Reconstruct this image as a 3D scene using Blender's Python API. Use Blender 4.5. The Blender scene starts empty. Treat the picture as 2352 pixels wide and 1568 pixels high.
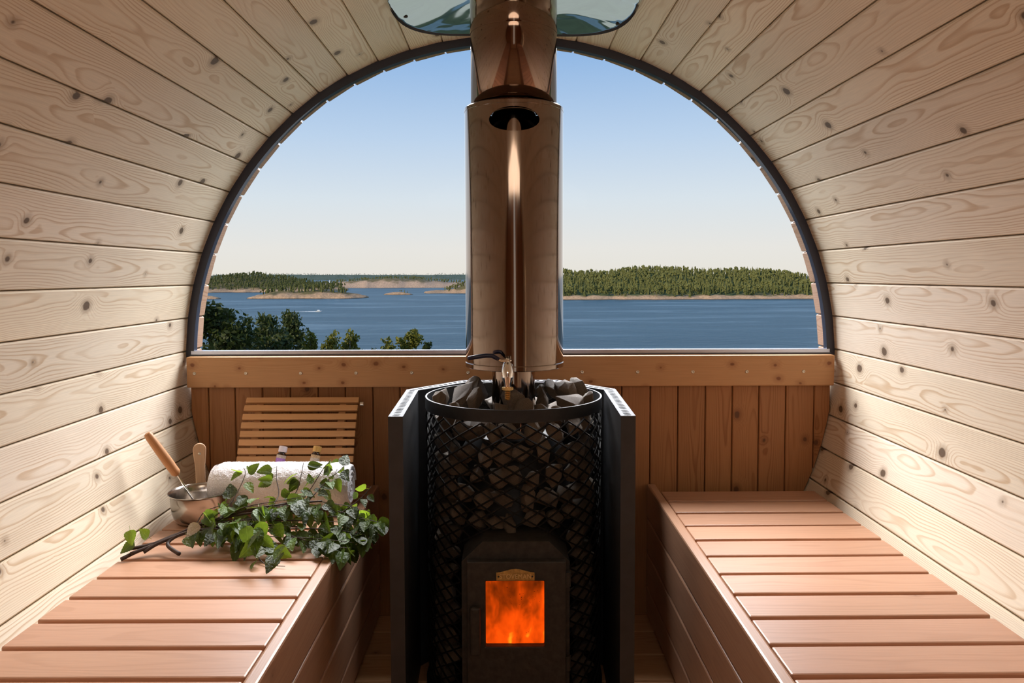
import bpy, bmesh, math, random
from math import sin, cos, tan, pi, radians, sqrt, atan2, hypot, exp
from mathutils import Vector, Matrix, noise as mnoise

random.seed(11)
SC = bpy.context.scene
COL = SC.collection

# ------------------------------------------------------------------ camera
F_PX, PITCH, ROLL = 1700.0, radians(3.0), radians(0.2)
CAM = Vector((-0.0093, 0.0, 1.062))
OX, OY = 1165.0, 784 - (784 - 632 - F_PX * tan(PITCH))
_f = Vector((0, cos(PITCH), -sin(PITCH)))
_r0, _u0 = Vector((1, 0, 0)), Vector((0, sin(PITCH), cos(PITCH)))
_r = _r0 * cos(ROLL) - _u0 * sin(ROLL)
_u = _r0 * sin(ROLL) + _u0 * cos(ROLL)
cam_data = bpy.data.cameras.new('camera')
cam_data.sensor_width = 36.0
cam_data.lens = F_PX / 2352 * 36
cam_data.shift_x = (1176 - OX) / 2352
cam_data.shift_y = (OY - 784) / 2352
cam_data.clip_start, cam_data.clip_end = 0.02, 20000
cam = bpy.data.objects.new('camera', cam_data)
COL.objects.link(cam)
m = Matrix((_r, _u, -_f)).transposed().to_4x4()
m.translation = CAM
cam.matrix_world = m
SC.camera = cam


def ray(x, y):
    return _f + _r * ((x - OX) / F_PX) + _u * ((OY - y) / F_PX)


def at_y(x, y, Y):
    d = ray(x, y)
    return CAM + d * ((Y - CAM.y) / d.y)


def at_z(x, y, Z):
    d = ray(x, y)
    return CAM + d * ((Z - CAM.z) / d.z)


# ------------------------------------------------------------------ sky, sun, added area lights, exposure
world = bpy.data.worlds.new('sky')
SC.world = world
world.use_nodes = True
wt = world.node_tree
wt.nodes.clear()
w_out = wt.nodes.new('ShaderNodeOutputWorld')
w_bg = wt.nodes.new('ShaderNodeBackground')
w_tc = wt.nodes.new('ShaderNodeTexCoord')
w_sep = wt.nodes.new('ShaderNodeSeparateXYZ')
w_ramp = wt.nodes.new('ShaderNodeValToRGB')
wt.links.new(w_tc.outputs['Generated'], w_sep.inputs[0])
wt.links.new(w_sep.outputs['Z'], w_ramp.inputs[0])
wt.links.new(w_ramp.outputs[0], w_bg.inputs[0])
wt.links.new(w_bg.outputs[0], w_out.inputs[0])
w_bg.inputs[1].default_value = 1.0
els = w_ramp.color_ramp.elements
stops = [(0.0, (.80, .77, .70)), (.035, (.80, .79, .75)), (.10, (.69, .77, .83)), (.18, (.50, .65, .84)),
         (.29, (.27, .465, .77)), (.5, (.17, .36, .68)), (1.0, (.12, .28, .58))]
els[0].position, els[0].color = stops[0][0], (*stops[0][1], 1)
els[1].position, els[1].color = stops[-1][0], (*stops[-1][1], 1)
for p_, c_ in stops[1:-1]:
    e = els.new(p_)
    e.color = (*c_, 1)

sun_data = bpy.data.lights.new('sun', 'SUN')
sun_data.energy = 3.6
sun_data.color = (1.0, .86, .66)
sun_data.angle = radians(0.6)
sun = bpy.data.objects.new('sun', sun_data)
COL.objects.link(sun)
sun.rotation_euler = Vector((.80, .55, -.42)).to_track_quat('-Z', 'Y').to_euler()

# added area lamp outside and above the window, far brighter than the visible sky
key_data = bpy.data.lights.new('added_outside_key', 'AREA')
key_data.shape = 'ELLIPSE'
key_data.size, key_data.size_y = 4.4, 3.4
key_data.energy = 850
key_data.color = (1.0, .985, .985)
key_light = bpy.data.objects.new('added_outside_key', key_data)
COL.objects.link(key_light)
key_light.location = (0.0, 3.75, 3.25)
key_light.rotation_euler = Vector((0, -.59, -.80)).to_track_quat('-Z', 'Y').to_euler()
pane_fill_data = bpy.data.lights.new('added_pane_fill', 'AREA')  # second added area lamp just outside the pane, boosts the sky's light indoors
pane_fill_data.shape = 'ELLIPSE'
pane_fill_data.size, pane_fill_data.size_y = 1.7, 0.86
pane_fill_data.energy = 1.5
pane_fill_data.color = (.90, .95, 1.0)
pane_fill = bpy.data.objects.new('added_pane_fill', pane_fill_data)
COL.objects.link(pane_fill)
pane_fill.location = (0.0, 2.31, 1.27)
pane_fill.rotation_euler = Vector((0, -1, -.1)).to_track_quat('-Z', 'Y').to_euler()

# added warm fill light, no fixture, under the ceiling behind the viewer
fill_data = bpy.data.lights.new('added_warm_fill', 'AREA')
fill_data.shape = 'RECTANGLE'
fill_data.size, fill_data.size_y = 1.1, 0.3
fill_data.energy = 4.3
fill_data.color = (1.0, .84, .66)
fill_light = bpy.data.objects.new('added_warm_fill', fill_data)
COL.objects.link(fill_light)
fill_light.location = (0.0, -.6, 1.66)
fill_light.rotation_euler = Vector((0, 1, -.42)).to_track_quat('-Z', 'Y').to_euler()

SC.view_settings.view_transform = 'Standard'
SC.view_settings.look = 'None'
SC.view_settings.exposure = 0.0
SC.view_settings.gamma = 1.0
SC.view_settings.use_curve_mapping = False
SC.cycles.max_bounces = 6
SC.cycles.diffuse_bounces = 4
SC.cycles.glossy_bounces = 3
SC.cycles.transmission_bounces = 2
SC.cycles.transparent_max_bounces = 8
SC.cycles.caustics_reflective = False
SC.cycles.caustics_refractive = False


# ------------------------------------------------------------------ helpers: objects
def tag(o, label=None, cat=None, group=None, kind=None):
    if label: o['label'] = label
    if cat: o['category'] = cat
    if group: o['group'] = group
    if kind: o['kind'] = kind
    return o


def empty(name, loc=(0, 0, 0), parent=None):
    o = bpy.data.objects.new(name, None)
    o.empty_display_size = .05
    COL.objects.link(o)
    o.location = loc
    if parent: o.parent = parent
    return o


def link(name, me, mat=None, parent=None, loc=None, smooth=False):
    if mat is not None and len(me.materials) == 0:
        me.materials.append(mat)
    if smooth:
        for p in me.polygons: p.use_smooth = True
    o = bpy.data.objects.new(name, me)
    COL.objects.link(o)
    if loc is not None: o.location = loc
    if parent is not None:
        o.parent = parent
    return o


def from_data(name, v, f):
    me = bpy.data.meshes.new(name)
    me.from_pydata([tuple(x) for x in v], [], f)
    me.update()
    return me


class MB:
    """collects simple shapes into one mesh"""
    def __init__(s):
        s.v, s.f = [], []

    def add(s, v, f, M=None):
        o = len(s.v)
        s.v += [(M @ Vector(x)) if M is not None else Vector(x) for x in v]
        s.f += [tuple(i + o for i in q) for q in f]
        return s

    def box(s, a, b, M=None):
        x0, y0, z0 = a
        x1, y1, z1 = b
        v = [(x0, y0, z0), (x1, y0, z0), (x1, y1, z0), (x0, y1, z0), (x0, y0, z1), (x1, y0, z1), (x1, y1, z1), (x0, y1, z1)]
        f = [(0, 3, 2, 1), (4, 5, 6, 7), (0, 1, 5, 4), (1, 2, 6, 5), (2, 3, 7, 6), (3, 0, 4, 7)]
        return s.add(v, f, M)

    def tube(s, path, rad, n=8, cap=True):
        path = [Vector(p) for p in path]
        if not hasattr(rad, '__len__'): rad = [rad] * len(path)
        v, f = [], []
        up = None
        for i, p in enumerate(path):
            t = (path[min(i + 1, len(path) - 1)] - path[max(i - 1, 0)]).normalized()
            if up is None:
                up = t.orthogonal().normalized()
            else:
                up = (up - t * up.dot(t)).normalized()
            w = t.cross(up)
            for k in range(n):
                a = 2 * pi * k / n
                v.append(p + (up * cos(a) + w * sin(a)) * rad[i])
        for i in range(len(path) - 1):
            for k in range(n):
                a, b = i * n + k, i * n + (k + 1) % n
                f.append((a, b, b + n, a + n))
        if cap:
            f.append(tuple(reversed(range(n))))
            f.append(tuple((len(path) - 1) * n + k for k in range(n)))
        return s.add(v, f)

    def lathe(s, prof, n=48, M=None, a0=0.0, a1=2 * pi, closed=False):
        """prof: (r,z) list"""
        full = abs(a1 - a0 - 2 * pi) < 1e-6
        m_ = n if full else n + 1
        v, f = [], []
        for k in range(m_):
            a = a0 + (a1 - a0) * k / n
            for (r, z) in prof:
                v.append((r * cos(a), r * sin(a), z))
        L = len(prof)
        for k in range(n):
            k2 = (k + 1) % m_
            for i in range(L if closed else L - 1):
                i2 = (i + 1) % L
                f.append((k * L + i, k2 * L + i, k2 * L + i2, k * L + i2))
        return s.add(v, f, M)

    def prism(s, poly, d0, d1, axes='xz', M=None):
        """polygon in two axes extruded along the third"""
        n = len(poly)

        def P(a, b, d):
            return {'xz': (a, d, b), 'xy': (a, b, d), 'yz': (d, a, b)}[axes]
        v = [P(a, b, d0) for a, b in poly] + [P(a, b, d1) for a, b in poly]
        f = [tuple(range(n)), tuple(reversed(range(n, 2 * n)))]
        for i in range(n):
            j = (i + 1) % n
            f.append((i, i + n, j + n, j))
        return s.add(v, f, M)

    def mesh(s, name, fix=True):
        me = from_data(name, s.v, s.f)
        if fix:
            bm = bmesh.new()
            bm.from_mesh(me)
            bmesh.ops.recalc_face_normals(bm, faces=bm.faces)
            bm.to_mesh(me)
            bm.free()
        return me

    def build(s, name, mat, parent=None, loc=None, smooth=False, fix=True):
        return link(name, s.mesh(name, fix), mat, parent, loc, smooth)


def board_mesh(name, sx, sy, sz, ch=.003):
    """a plank with eased edges, centred on its origin"""
    hx, hy, hz = sx / 2, sy / 2, sz / 2
    bm = bmesh.new()
    bmesh.ops.create_cube(bm, size=1.0)
    for v in bm.verts:
        v.co = Vector((v.co.x * sx, v.co.y * sy, v.co.z * sz))
    bmesh.ops.bevel(bm, geom=list(bm.edges), offset=ch, segments=2, profile=.5, affect='EDGES')
    me = bpy.data.meshes.new(name)
    bm.to_mesh(me)
    bm.free()
    return me


def autosmooth(o, ang=35):
    for p in o.data.polygons: p.use_smooth = True
    o.data.set_sharp_from_angle(angle=radians(ang))


def bevel_obj(o, w=.002, seg=2, ang=40):
    bm = bmesh.new()
    bm.from_mesh(o.data)
    ed = [e for e in bm.edges if len(e.link_faces) == 2 and e.calc_face_angle(0) > radians(ang)]
    bmesh.ops.bevel(bm, geom=ed, offset=w, segments=seg, profile=.5, affect='EDGES', clamp_overlap=True)
    bm.to_mesh(o.data)
    bm.free()


# ------------------------------------------------------------------ helpers: materials
class NT:
    def __init__(s, name):
        s.mat = bpy.data.materials.new(name)
        s.mat.use_nodes = True
        s.t = s.mat.node_tree
        s.t.nodes.clear()
        s.out = s.t.nodes.new('ShaderNodeOutputMaterial')

    def n(s, typ, **kw):
        nd = s.t.nodes.new(typ)
        for k, v in kw.items(): setattr(nd, k, v)
        return nd

    def put(s, sock, val):
        if val is None: return
        if hasattr(val, 'is_output') or isinstance(val, bpy.types.NodeSocket):
            s.t.links.new(val, sock)
        else:
            if sock.type == 'RGBA' and len(val) == 3: val = (*val, 1)
            sock.default_value = val

    def math(s, op, a, b=None, c=None, clamp=False):
        nd = s.n('ShaderNodeMath', operation=op, use_clamp=clamp)
        s.put(nd.inputs[0], a)
        s.put(nd.inputs[1], b)
        if c is not None: s.put(nd.inputs[2], c)
        return nd.outputs[0]

    def vmath(s, op, a, b=None):
        nd = s.n('ShaderNodeVectorMath', operation=op)
        s.put(nd.inputs[0], a)
        if b is not None: s.put(nd.inputs[1], b)
        return nd.outputs['Value'] if op in ('LENGTH', 'DOT_PRODUCT', 'DISTANCE') else nd.outputs[0]

    def xyz(s, x, y, z):
        nd = s.n('ShaderNodeCombineXYZ')
        for i, q in enumerate((x, y, z)): s.put(nd.inputs[i], q)
        return nd.outputs[0]

    def sep(s, v):
        nd = s.n('ShaderNodeSeparateXYZ')
        s.put(nd.inputs[0], v)
        return nd.outputs

    def noise(s, vec, scale=5, detail=3, rough=.5, dist=0, col=False):
        nd = s.n('ShaderNodeTexNoise')
        s.put(nd.inputs['Vector'], vec)
        nd.inputs['Scale'].default_value = scale
        nd.inputs['Detail'].default_value = detail
        nd.inputs['Roughness'].default_value = rough
        nd.inputs['Distortion'].default_value = dist
        return nd.outputs[1 if col else 0]

    def ramp(s, fac, stops, interp='LINEAR'):
        nd = s.n('ShaderNodeValToRGB')
        nd.color_ramp.interpolation = interp
        el = nd.color_ramp.elements
        el[0].position, el[0].color = stops[0][0], (*stops[0][1], 1)
        el[1].position, el[1].color = stops[-1][0], (*stops[-1][1], 1)
        for p, c in stops[1:-1]:
            q = el.new(p)
            q.color = (*c, 1)
        s.put(nd.inputs[0], fac)
        return nd.outputs[0]

    def mix(s, fac, a, b, mode='MIX'):
        nd = s.n('ShaderNodeMix', data_type='RGBA', blend_type=mode)
        s.put(nd.inputs['Factor'], fac)
        s.put(nd.inputs[6], a)
        s.put(nd.inputs[7], b)
        return nd.outputs[2]

    def maprange(s, v, a, b, c=0.0, d=1.0, smooth=True):
        nd = s.n('ShaderNodeMapRange', interpolation_type='SMOOTHSTEP' if smooth else 'LINEAR')
        s.put(nd.inputs[0], v)
        for i, q in enumerate((a, b, c, d)): s.put(nd.inputs[i + 1], q)
        return nd.outputs[0]

    def bump(s, h, strength=.3, dist=.01):
        nd = s.n('ShaderNodeBump')
        nd.inputs['Strength'].default_value = strength
        nd.inputs['Distance'].default_value = dist
        s.put(nd.inputs['Height'], h)
        return nd.outputs[0]

    def coord(s, kind='Object'):
        return s.n('ShaderNodeTexCoord').outputs[kind]

    def rnd(s):
        return s.n('ShaderNodeObjectInfo').outputs['Random']

    def bsdf(s, color, rough=.5, metal=0.0, normal=None, spec=.5, **kw):
        nd = s.n('ShaderNodeBsdfPrincipled')
        s.put(nd.inputs['Base Color'], color)
        s.put(nd.inputs['Roughness'], rough)
        s.put(nd.inputs['Metallic'], metal)
        s.put(nd.inputs['Specular IOR Level'], spec)
        if normal is not None: s.put(nd.inputs['Normal'], normal)
        for k, v in kw.items(): s.put(nd.inputs[k], v)
        s.t.links.new(nd.outputs[0], s.out.inputs[0])
        return nd


def wood(name, early, late, knot, axis='y', ring_mm=3.0, knots=.5, warp=.012, contrast=1.0, rough=.5, spec=.4,
         tint=.12, pith=.05, fine=.25, knot_r=.011, cell=(.11, .24), dim_from=None):
    """sawn timber: growth rings around a pith line behind the face, bending round scattered knots"""
    N = NT(name)
    o = N.sep(N.coord())
    across, along, depth = {'y': (0, 1, 2), 'x': (1, 0, 2), 'z': (0, 2, 1), 'xz': (2, 0, 1), 'yz': (2, 1, 0)}[axis]
    rn = N.rnd()
    r2 = N.math('FRACT', N.math('MULTIPLY', rn, 17.31))
    a = o[across]
    l = N.math('ADD', o[along], N.math('MULTIPLY', rn, 41.7))
    d = o[depth]
    # knots
    kx = N.math('ADD', N.math('DIVIDE', a, cell[0]), N.math('MULTIPLY', r2, 23.0))
    ky = N.math('DIVIDE', l, cell[1])
    kv = N.xyz(kx, ky, 0.0)
    vo = N.n('ShaderNodeTexVoronoi', voronoi_dimensions='2D')
    vo.inputs['Scale'].default_value = 1.0
    N.put(vo.inputs['Vector'], kv)
    diff = N.vmath('MULTIPLY', N.vmath('SUBTRACT', kv, vo.outputs['Position']), (cell[0], cell[1] * .8, 0.0))
    wob = N.noise(N.xyz(N.math('MULTIPLY', a, 60.), N.math('MULTIPLY', l, 60.), rn), 1.0, 1)
    kd = N.math('ADD', N.vmath('LENGTH', diff), N.math('MULTIPLY', N.math('SUBTRACT', wob, .5), .005))
    kc = N.sep(vo.outputs['Color'])
    krad = N.maprange(kc[0], 1.0 - knots, 1.0, 0.0, knot_r, smooth=False)
    kmask = N.maprange(N.math('SUBTRACT', kd, krad), -.0015, .0022, 1.0, 0.0)
    has = N.math('GREATER_THAN', krad, .0008)
    kmask = N.math('MULTIPLY', kmask, has)
    halo = N.math('MULTIPLY', N.maprange(N.math('SUBTRACT', kd, krad), 0.0, .016, 1.0, 0.0), has)
    near = N.math('DIVIDE', kd, N.math('ADD', N.math('MULTIPLY', krad, 2.6), .004))
    swell = N.math('MULTIPLY', N.math('EXPONENT', N.math('MULTIPLY', N.math('MULTIPLY', near, near), -1.0)), N.math('MULTIPLY', krad, 1.5))
    # rings
    off = N.math('MULTIPLY', N.math('SUBTRACT', r2, .5), .07)
    aa = N.math('ADD', a, off)
    dd = N.math('ADD', d, N.math('ADD', pith, N.math('MULTIPLY', rn, .03)))
    rr = N.math('SQRT', N.math('ADD', N.math('MULTIPLY', aa, aa), N.math('MULTIPLY', dd, dd)))
    wv = N.xyz(N.math('MULTIPLY', a, 9.0), N.math('MULTIPLY', l, 2.4), N.math('MULTIPLY', rn, 9.0))
    nz = N.noise(wv, 1.0, 2, .5)
    wv2 = N.xyz(N.math('MULTIPLY', a, 40.0), N.math('MULTIPLY', l, 9.0), N.math('MULTIPLY', rn, 5.0))
    nz2 = N.noise(wv2, 1.0, 1, .5)
    ring = N.math('ADD', rr, N.math('MULTIPLY', N.math('SUBTRACT', nz, .5), warp * 2.4))
    ring = N.math('ADD', ring, N.math('MULTIPLY', N.math('SUBTRACT', nz2, .5), warp * .16))
    ring = N.math('ADD', ring, swell)
    ph = N.math('FRACT', N.math('DIVIDE', ring, ring_mm / 1000.0))
    line = N.math('MULTIPLY', N.maprange(ph, .45, .86, 0.0, 1.0), N.maprange(ph, .88, 1.0, 1.0, 0.0))
    vis = N.noise(N.xyz(N.math('MULTIPLY', a, 14.0), N.math('MULTIPLY', l, 3.0), N.math('MULTIPLY', rn, 77.0)), 1.0, 1)
    line = N.math('MULTIPLY', line, N.maprange(vis, .3, .66, .35 * contrast, contrast))
    fib = N.noise(N.xyz(N.math('MULTIPLY', a, 420.0), N.math('MULTIPLY', l, 12.0), N.math('MULTIPLY', d, 420.0)), 1.0, 1, .6)
    col = N.mix(line, early, late)
    big = N.noise(N.xyz(N.math('MULTIPLY', a, 4.0), N.math('MULTIPLY', l, 1.3), N.math('MULTIPLY', rn, 31.0)), 1.0, 1)
    shade = N.math('ADD', N.math('ADD', 1.0, N.math('MULTIPLY', N.math('SUBTRACT', rn, .5), tint)),
                   N.math('ADD', N.math('MULTIPLY', N.math('SUBTRACT', big, .5), tint * 1.6), N.math('MULTIPLY', N.math('SUBTRACT', fib, .5), fine)))
    col = N.mix(1.0, col, N.xyz(shade, shade, N.math('MULTIPLY', shade, N.math('ADD', .97, N.math('MULTIPLY', r2, .06)))), 'MULTIPLY')
    col = N.mix(N.math('MULTIPLY', halo, .55), col, tuple(.5 * (late[i] + knot[i]) for i in range(3)))
    col = N.mix(N.math('MULTIPLY', kmask, .9), col, knot)
    if dim_from is not None:   # projecting board ends painted darker to offset the strong outside light on them
        col = N.mix(N.math('GREATER_THAN', o[along], dim_from), col, N.mix(1.0, col, (.40, .30, .27), 'MULTIPLY'))
    h = N.math('MULTIPLY', fib, .5)
    N.bsdf(col, rough, 0, N.bump(h, .16, .0015), spec)
    return N.mat


def plain(name, col, rough=.5, metal=0.0, spec=.5, nscale=0, namp=.15, bump=0.0, bscale=200, **kw):
    N = NT(name)
    c = col
    if nscale:
        nz = N.noise(N.coord(), nscale, 4, .6)
        lo = tuple(max(0, q * (1 - namp)) for q in col)
        hi = tuple(min(1, q * (1 + namp)) for q in col)
        c = N.ramp(nz, [(.3, lo), (.7, hi)])
    nrm = None
    if bump:
        nrm = N.bump(N.noise(N.coord(), bscale, 3, .6), bump, .002)
    N.bsdf(c, rough, metal, nrm, spec, **kw)
    return N.mat


M = {}
M['pine'] = wood('pale_pine', (.82, .715, .57), (.60, .43, .27), (.10, .06, .035), 'y', 3.0, .74, .012, .85, .55, .3, knot_r=.0105, dim_from=1.545)
M['sill_wood'] = wood('orange_pine', (.56, .305, .145), (.45, .21, .085), (.20, .07, .025), 'xz', 2.6, .62, .006, .5, .5, .35, fine=.2, cell=(.05, .11), knot_r=.0055)
M['panel'] = wood('brown_panel_wood', (.36, .165, .066), (.23, .09, .032), (.11, .045, .02), 'z', 2.4, .4, .006, .75, .55, .3, fine=.3, cell=(.08, .25), knot_r=.008)
M['bench'] = wood('alder_bench_wood', (.48, .255, .155), (.39, .195, .11), (.25, .12, .07), 'x', 4.5, .10, .010, .6, .40, .5, tint=.16, fine=.22, knot_r=.005)
M['fascia'] = wood('alder_fascia_wood', (.45, .25, .155), (.37, .19, .11), (.2, .1, .06), 'yz', 4.5, .10, .010, .55, .36, .5, tint=.16, fine=.22, knot_r=.005)
M['floor'] = wood('floor_wood', (.50, .28, .14), (.38, .19, .08), (.14, .06, .03), 'x', 3.5, .35, .010, .7, .55, .3)
M['rest'] = wood('backrest_wood', (.62, .33, .145), (.52, .25, .10), (.3, .13, .06), 'xz', 4.0, .05, .006, .5, .5, .35, fine=.2)
M['handle'] = wood('turned_handle_wood', (.50, .24, .10), (.40, .17, .065), (.3, .12, .05), 'z', 4.0, 0.0, .006, .5, .45, .4, fine=.25)
M['handle_pale'] = wood('pale_handle_wood', (.60, .40, .25), (.52, .32, .18), (.3, .15, .08), 'z', 4.0, 0.0, .006, .5, .5, .4, fine=.2)
M['frame'] = plain('dark_window_frame', (.034, .038, .062), .35, 0, .5)
M['alu'] = plain('aluminium_sill', (.55, .58, .70), .28, 1.0)
M['black_steel'] = plain('black_painted_steel', (.016, .017, .019), .48, 0.0, .45, 40, .3, .1, 300)
M['shield'] = plain('shield_steel', (.030, .031, .035), .42, .0, .6, 30, .2)
M['shield_top'] = plain('shield_top_steel', (.075, .081, .095), .5, .0, .35)
M['wire'] = plain('wire_mesh_steel', (.010, .009, .008), .6, .0, .2)
M['iron'] = plain('cast_iron', (.035, .031, .027), .6, .2, .5, 60, .35, .25, 250)
M['chrome'] = plain('chrome', (.85, .84, .82), .1, 1.0)
M['brass'] = plain('brass', (.80, .52, .20), .28, 1.0, nscale=90, namp=.2)
M['plate_brass'] = plain('aged_brass', (.50, .29, .085), .5, .25, nscale=120, namp=.35, bump=.3, bscale=400)
M['lever'] = plain('blue_lever_grip', (.012, .016, .05), .3)
M['pail'] = plain('brushed_steel', (.50, .46, .42), .2, 1.0)
M['scoop'] = plain('dull_steel', (.4, .37, .34), .45, 1.0)
M['screw'] = plain('screw_steel', (.62, .55, .45), .35, 1.0)
M['recess'] = plain('dark_recess', (.01, .01, .01), .8)

# polished chimney steel: slightly wavy, gently brushed
N = NT('polished_steel')
co = N.coord()
nz = N.noise(N.vmath('MULTIPLY', co, (9, 9, 1.6)), 1.0, 2)
st = N.noise(N.vmath('MULTIPLY', co, (160, 160, 3.0)), 1.0, 3)
h = N.math('ADD', N.math('MULTIPLY', nz, 1.0), N.math('MULTIPLY', st, .02))
N.bsdf((.27, .21, .175), N.math('ADD', .05, N.math('MULTIPLY', st, .06)), 1.0, N.bump(h, .02, .012))
M['steel'] = N.mat
M['flue_steel'] = plain('dark_flue_steel', (.20, .14, .11), .07, 1.0)  # darker, browner steel than the tank
N = NT('mirror_plate_steel')
nz = N.noise(N.coord(), 5.0, 2, .4, .6)
N.bsdf((.72, .76, .70), .06, 1.0, N.bump(nz, .55, .03))
M['mirror'] = N.mat

# window glass: clear, faintly reflecting, a few specks of dirt
N = NT('window_glass')
tr = N.n('ShaderNodeBsdfTransparent')
gl = N.n('ShaderNodeBsdfGlossy')
gl.inputs['Roughness'].default_value = .02
fr = N.n('ShaderNodeFresnel')
fr.inputs['IOR'].default_value = 1.07
mx = N.n('ShaderNodeMixShader')
N.t.links.new(fr.outputs[0], mx.inputs[0])
N.t.links.new(tr.outputs[0], mx.inputs[1])
N.t.links.new(gl.outputs[0], mx.inputs[2])
N.t.links.new(mx.outputs[0], N.out.inputs[0])
M['glass'] = N.mat
N = NT('stove_glass')
tr = N.n('ShaderNodeBsdfTransparent')
df = N.n('ShaderNodeBsdfDiffuse')
df.inputs['Color'].default_value = (.03, .015, .01, 1)
mx = N.n('ShaderNodeMixShader')
spk = N.noise(N.coord(), 260, 2, .5)
big = N.noise(N.coord(), 20, 2, .5)
N.put(mx.inputs[0], N.math('MULTIPLY', N.maprange(spk, .70, .74), N.maprange(big, .5, .62)))
N.t.links.new(tr.outputs[0], mx.inputs[1])
N.t.links.new(df.outputs[0], mx.inputs[2])
N.t.links.new(mx.outputs[0], N.out.inputs[0])
M['stove_glass'] = N.mat

# fire
N = NT('flames')
o = N.sep(N.coord())
n1 = N.noise(N.xyz(N.math('MULTIPLY', o[0], 24.0), N.math('MULTIPLY', o[1], 8.0), N.math('MULTIPLY', o[2], 15.0)), 1.0, 3, .5, .25)
n2 = N.noise(N.xyz(N.math('MULTIPLY', o[0], 12.0), 3.3, N.math('MULTIPLY', o[2], 8.0)), 1.0, 2)
hgt = N.maprange(o[2], -.08, .08, .09, -.08, smooth=False)
v = N.math('ADD', N.math('ADD', N.math('MULTIPLY', n1, .62), N.math('MULTIPLY', n2, .38)), hgt)
fc = N.ramp(v, [(.36, (.13, .016, .001)), (.45, (.34, .034, .001)), (.55, (.85, .07, .002)), (.63, (1.15, .10, .003)), (.69, (1.5, .36, .012)), (.78, (2.2, 1.3, .12))])
em = N.n('ShaderNodeEmission')
N.put(em.inputs[0], fc)
em.inputs[1].default_value = 1.0
N.t.links.new(em.outputs[0], N.out.inputs[0])
M['fire'] = N.mat

# stones
N = NT('sauna_stone')
co = N.coord()
rn = N.rnd()
c2 = N.vmath('ADD', co, N.xyz(N.math('MULTIPLY', rn, 50.0), 0.0, 0.0))
a1 = N.noise(c2, 28, 5, .65)
a2 = N.noise(c2, 180, 3, .7)
c = N.ramp(a1, [(.3, (.10, .078, .058)), (.55, (.20, .158, .118)), (.75, (.31, .26, .21))])
c = N.mix(N.maprange(a2, .60, .72), c, (.40, .36, .31))
c = N.mix(1.0, c, N.xyz(N.math('ADD', .8, N.math('MULTIPLY', rn, .5)), N.math('ADD', .8, N.math('MULTIPLY', rn, .45)), N.math('ADD', .8, N.math('MULTIPLY', rn, .4))), 'MULTIPLY')
N.bsdf(c, .62, 0, N.bump(N.math('ADD', N.math('MULTIPLY', a1, .6), N.math('MULTIPLY', a2, .5)), .7, .006), .5)
M['stone'] = N.mat

# terry cloth
N = NT('terry_cloth')
co = N.coord()
a1 = N.noise(co, 260, 3, .7)
vo = N.n('ShaderNodeTexVoronoi')
vo.inputs['Scale'].default_value = 240
N.put(vo.inputs['Vector'], co)
N.bsdf((.93, .91, .94), .9, 0, N.bump(N.math('ADD', a1, vo.outputs['Distance']), .45, .003), .1, **{'Sheen Weight': .4})
M['terry'] = N.mat


def leaf_mat(name, top, back, trans):
    N = NT(name)
    rn = N.rnd()
    geo = N.n('ShaderNodeNewGeometry')
    o = N.sep(N.coord())
    vein = N.maprange(N.math('ABSOLUTE', o[0]), .006, .022, 1.0, 0.0)
    nz = N.noise(N.coord(), 6, 3)
    c = N.mix(geo.outputs['Backfacing'], top, back)
    sh = N.math('ADD', N.math('ADD', .30, N.math('MULTIPLY', N.math('MULTIPLY', rn, rn), 1.15)), N.math('MULTIPLY', N.math('SUBTRACT', nz, .5), .5))
    c = N.mix(1.0, c, N.xyz(sh, sh, N.math('MULTIPLY', sh, N.math('ADD', .5, rn))), 'MULTIPLY')
    c = N.mix(N.math('MULTIPLY', vein, .35), c, (.30, .38, .12))
    pb = N.bsdf(c, .42, 0, N.bump(nz, .3, .02), .45)
    tl = N.n('ShaderNodeBsdfTranslucent')
    N.put(tl.inputs[0], N.mix(1.0, trans, N.xyz(sh, sh, sh), 'MULTIPLY'))
    ms = N.n('ShaderNodeMixShader')
    ms.inputs[0].default_value = .38
    N.t.links.new(pb.outputs[0], ms.inputs[1])
    N.t.links.new(tl.outputs[0], ms.inputs[2])
    N.t.links.new(ms.outputs[0], N.out.inputs[0])
    return N.mat


M['leaf'] = leaf_mat('birch_leaf', (.070, .125, .018), (.15, .20, .10), (.30, .44, .03))
M['leaf_dry'] = leaf_mat('withered_leaf', (.36, .30, .16), (.42, .36, .22), (.3, .24, .1))
M['twig'] = plain('birch_twig', (.045, .022, .014), .6, nscale=60, namp=.4)

# outdoors
N = NT('sea_water')
co = N.coord()
wv = N.noise(N.vmath('MULTIPLY', co, (.10, .22, 1)), 1.0, 5, .6)
sw = N.noise(N.vmath('MULTIPLY', co, (.006, .022, 1)), 1.0, 6, .68, .8)
c = N.ramp(sw, [(.35, (.032, .090, .122)), (.52, (.048, .116, .150)), (.64, (.15, .24, .29))])
N.bsdf(c, .38, 0, N.bump(wv, .9, 1.6), .22)
M['water'] = N.mat


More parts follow.
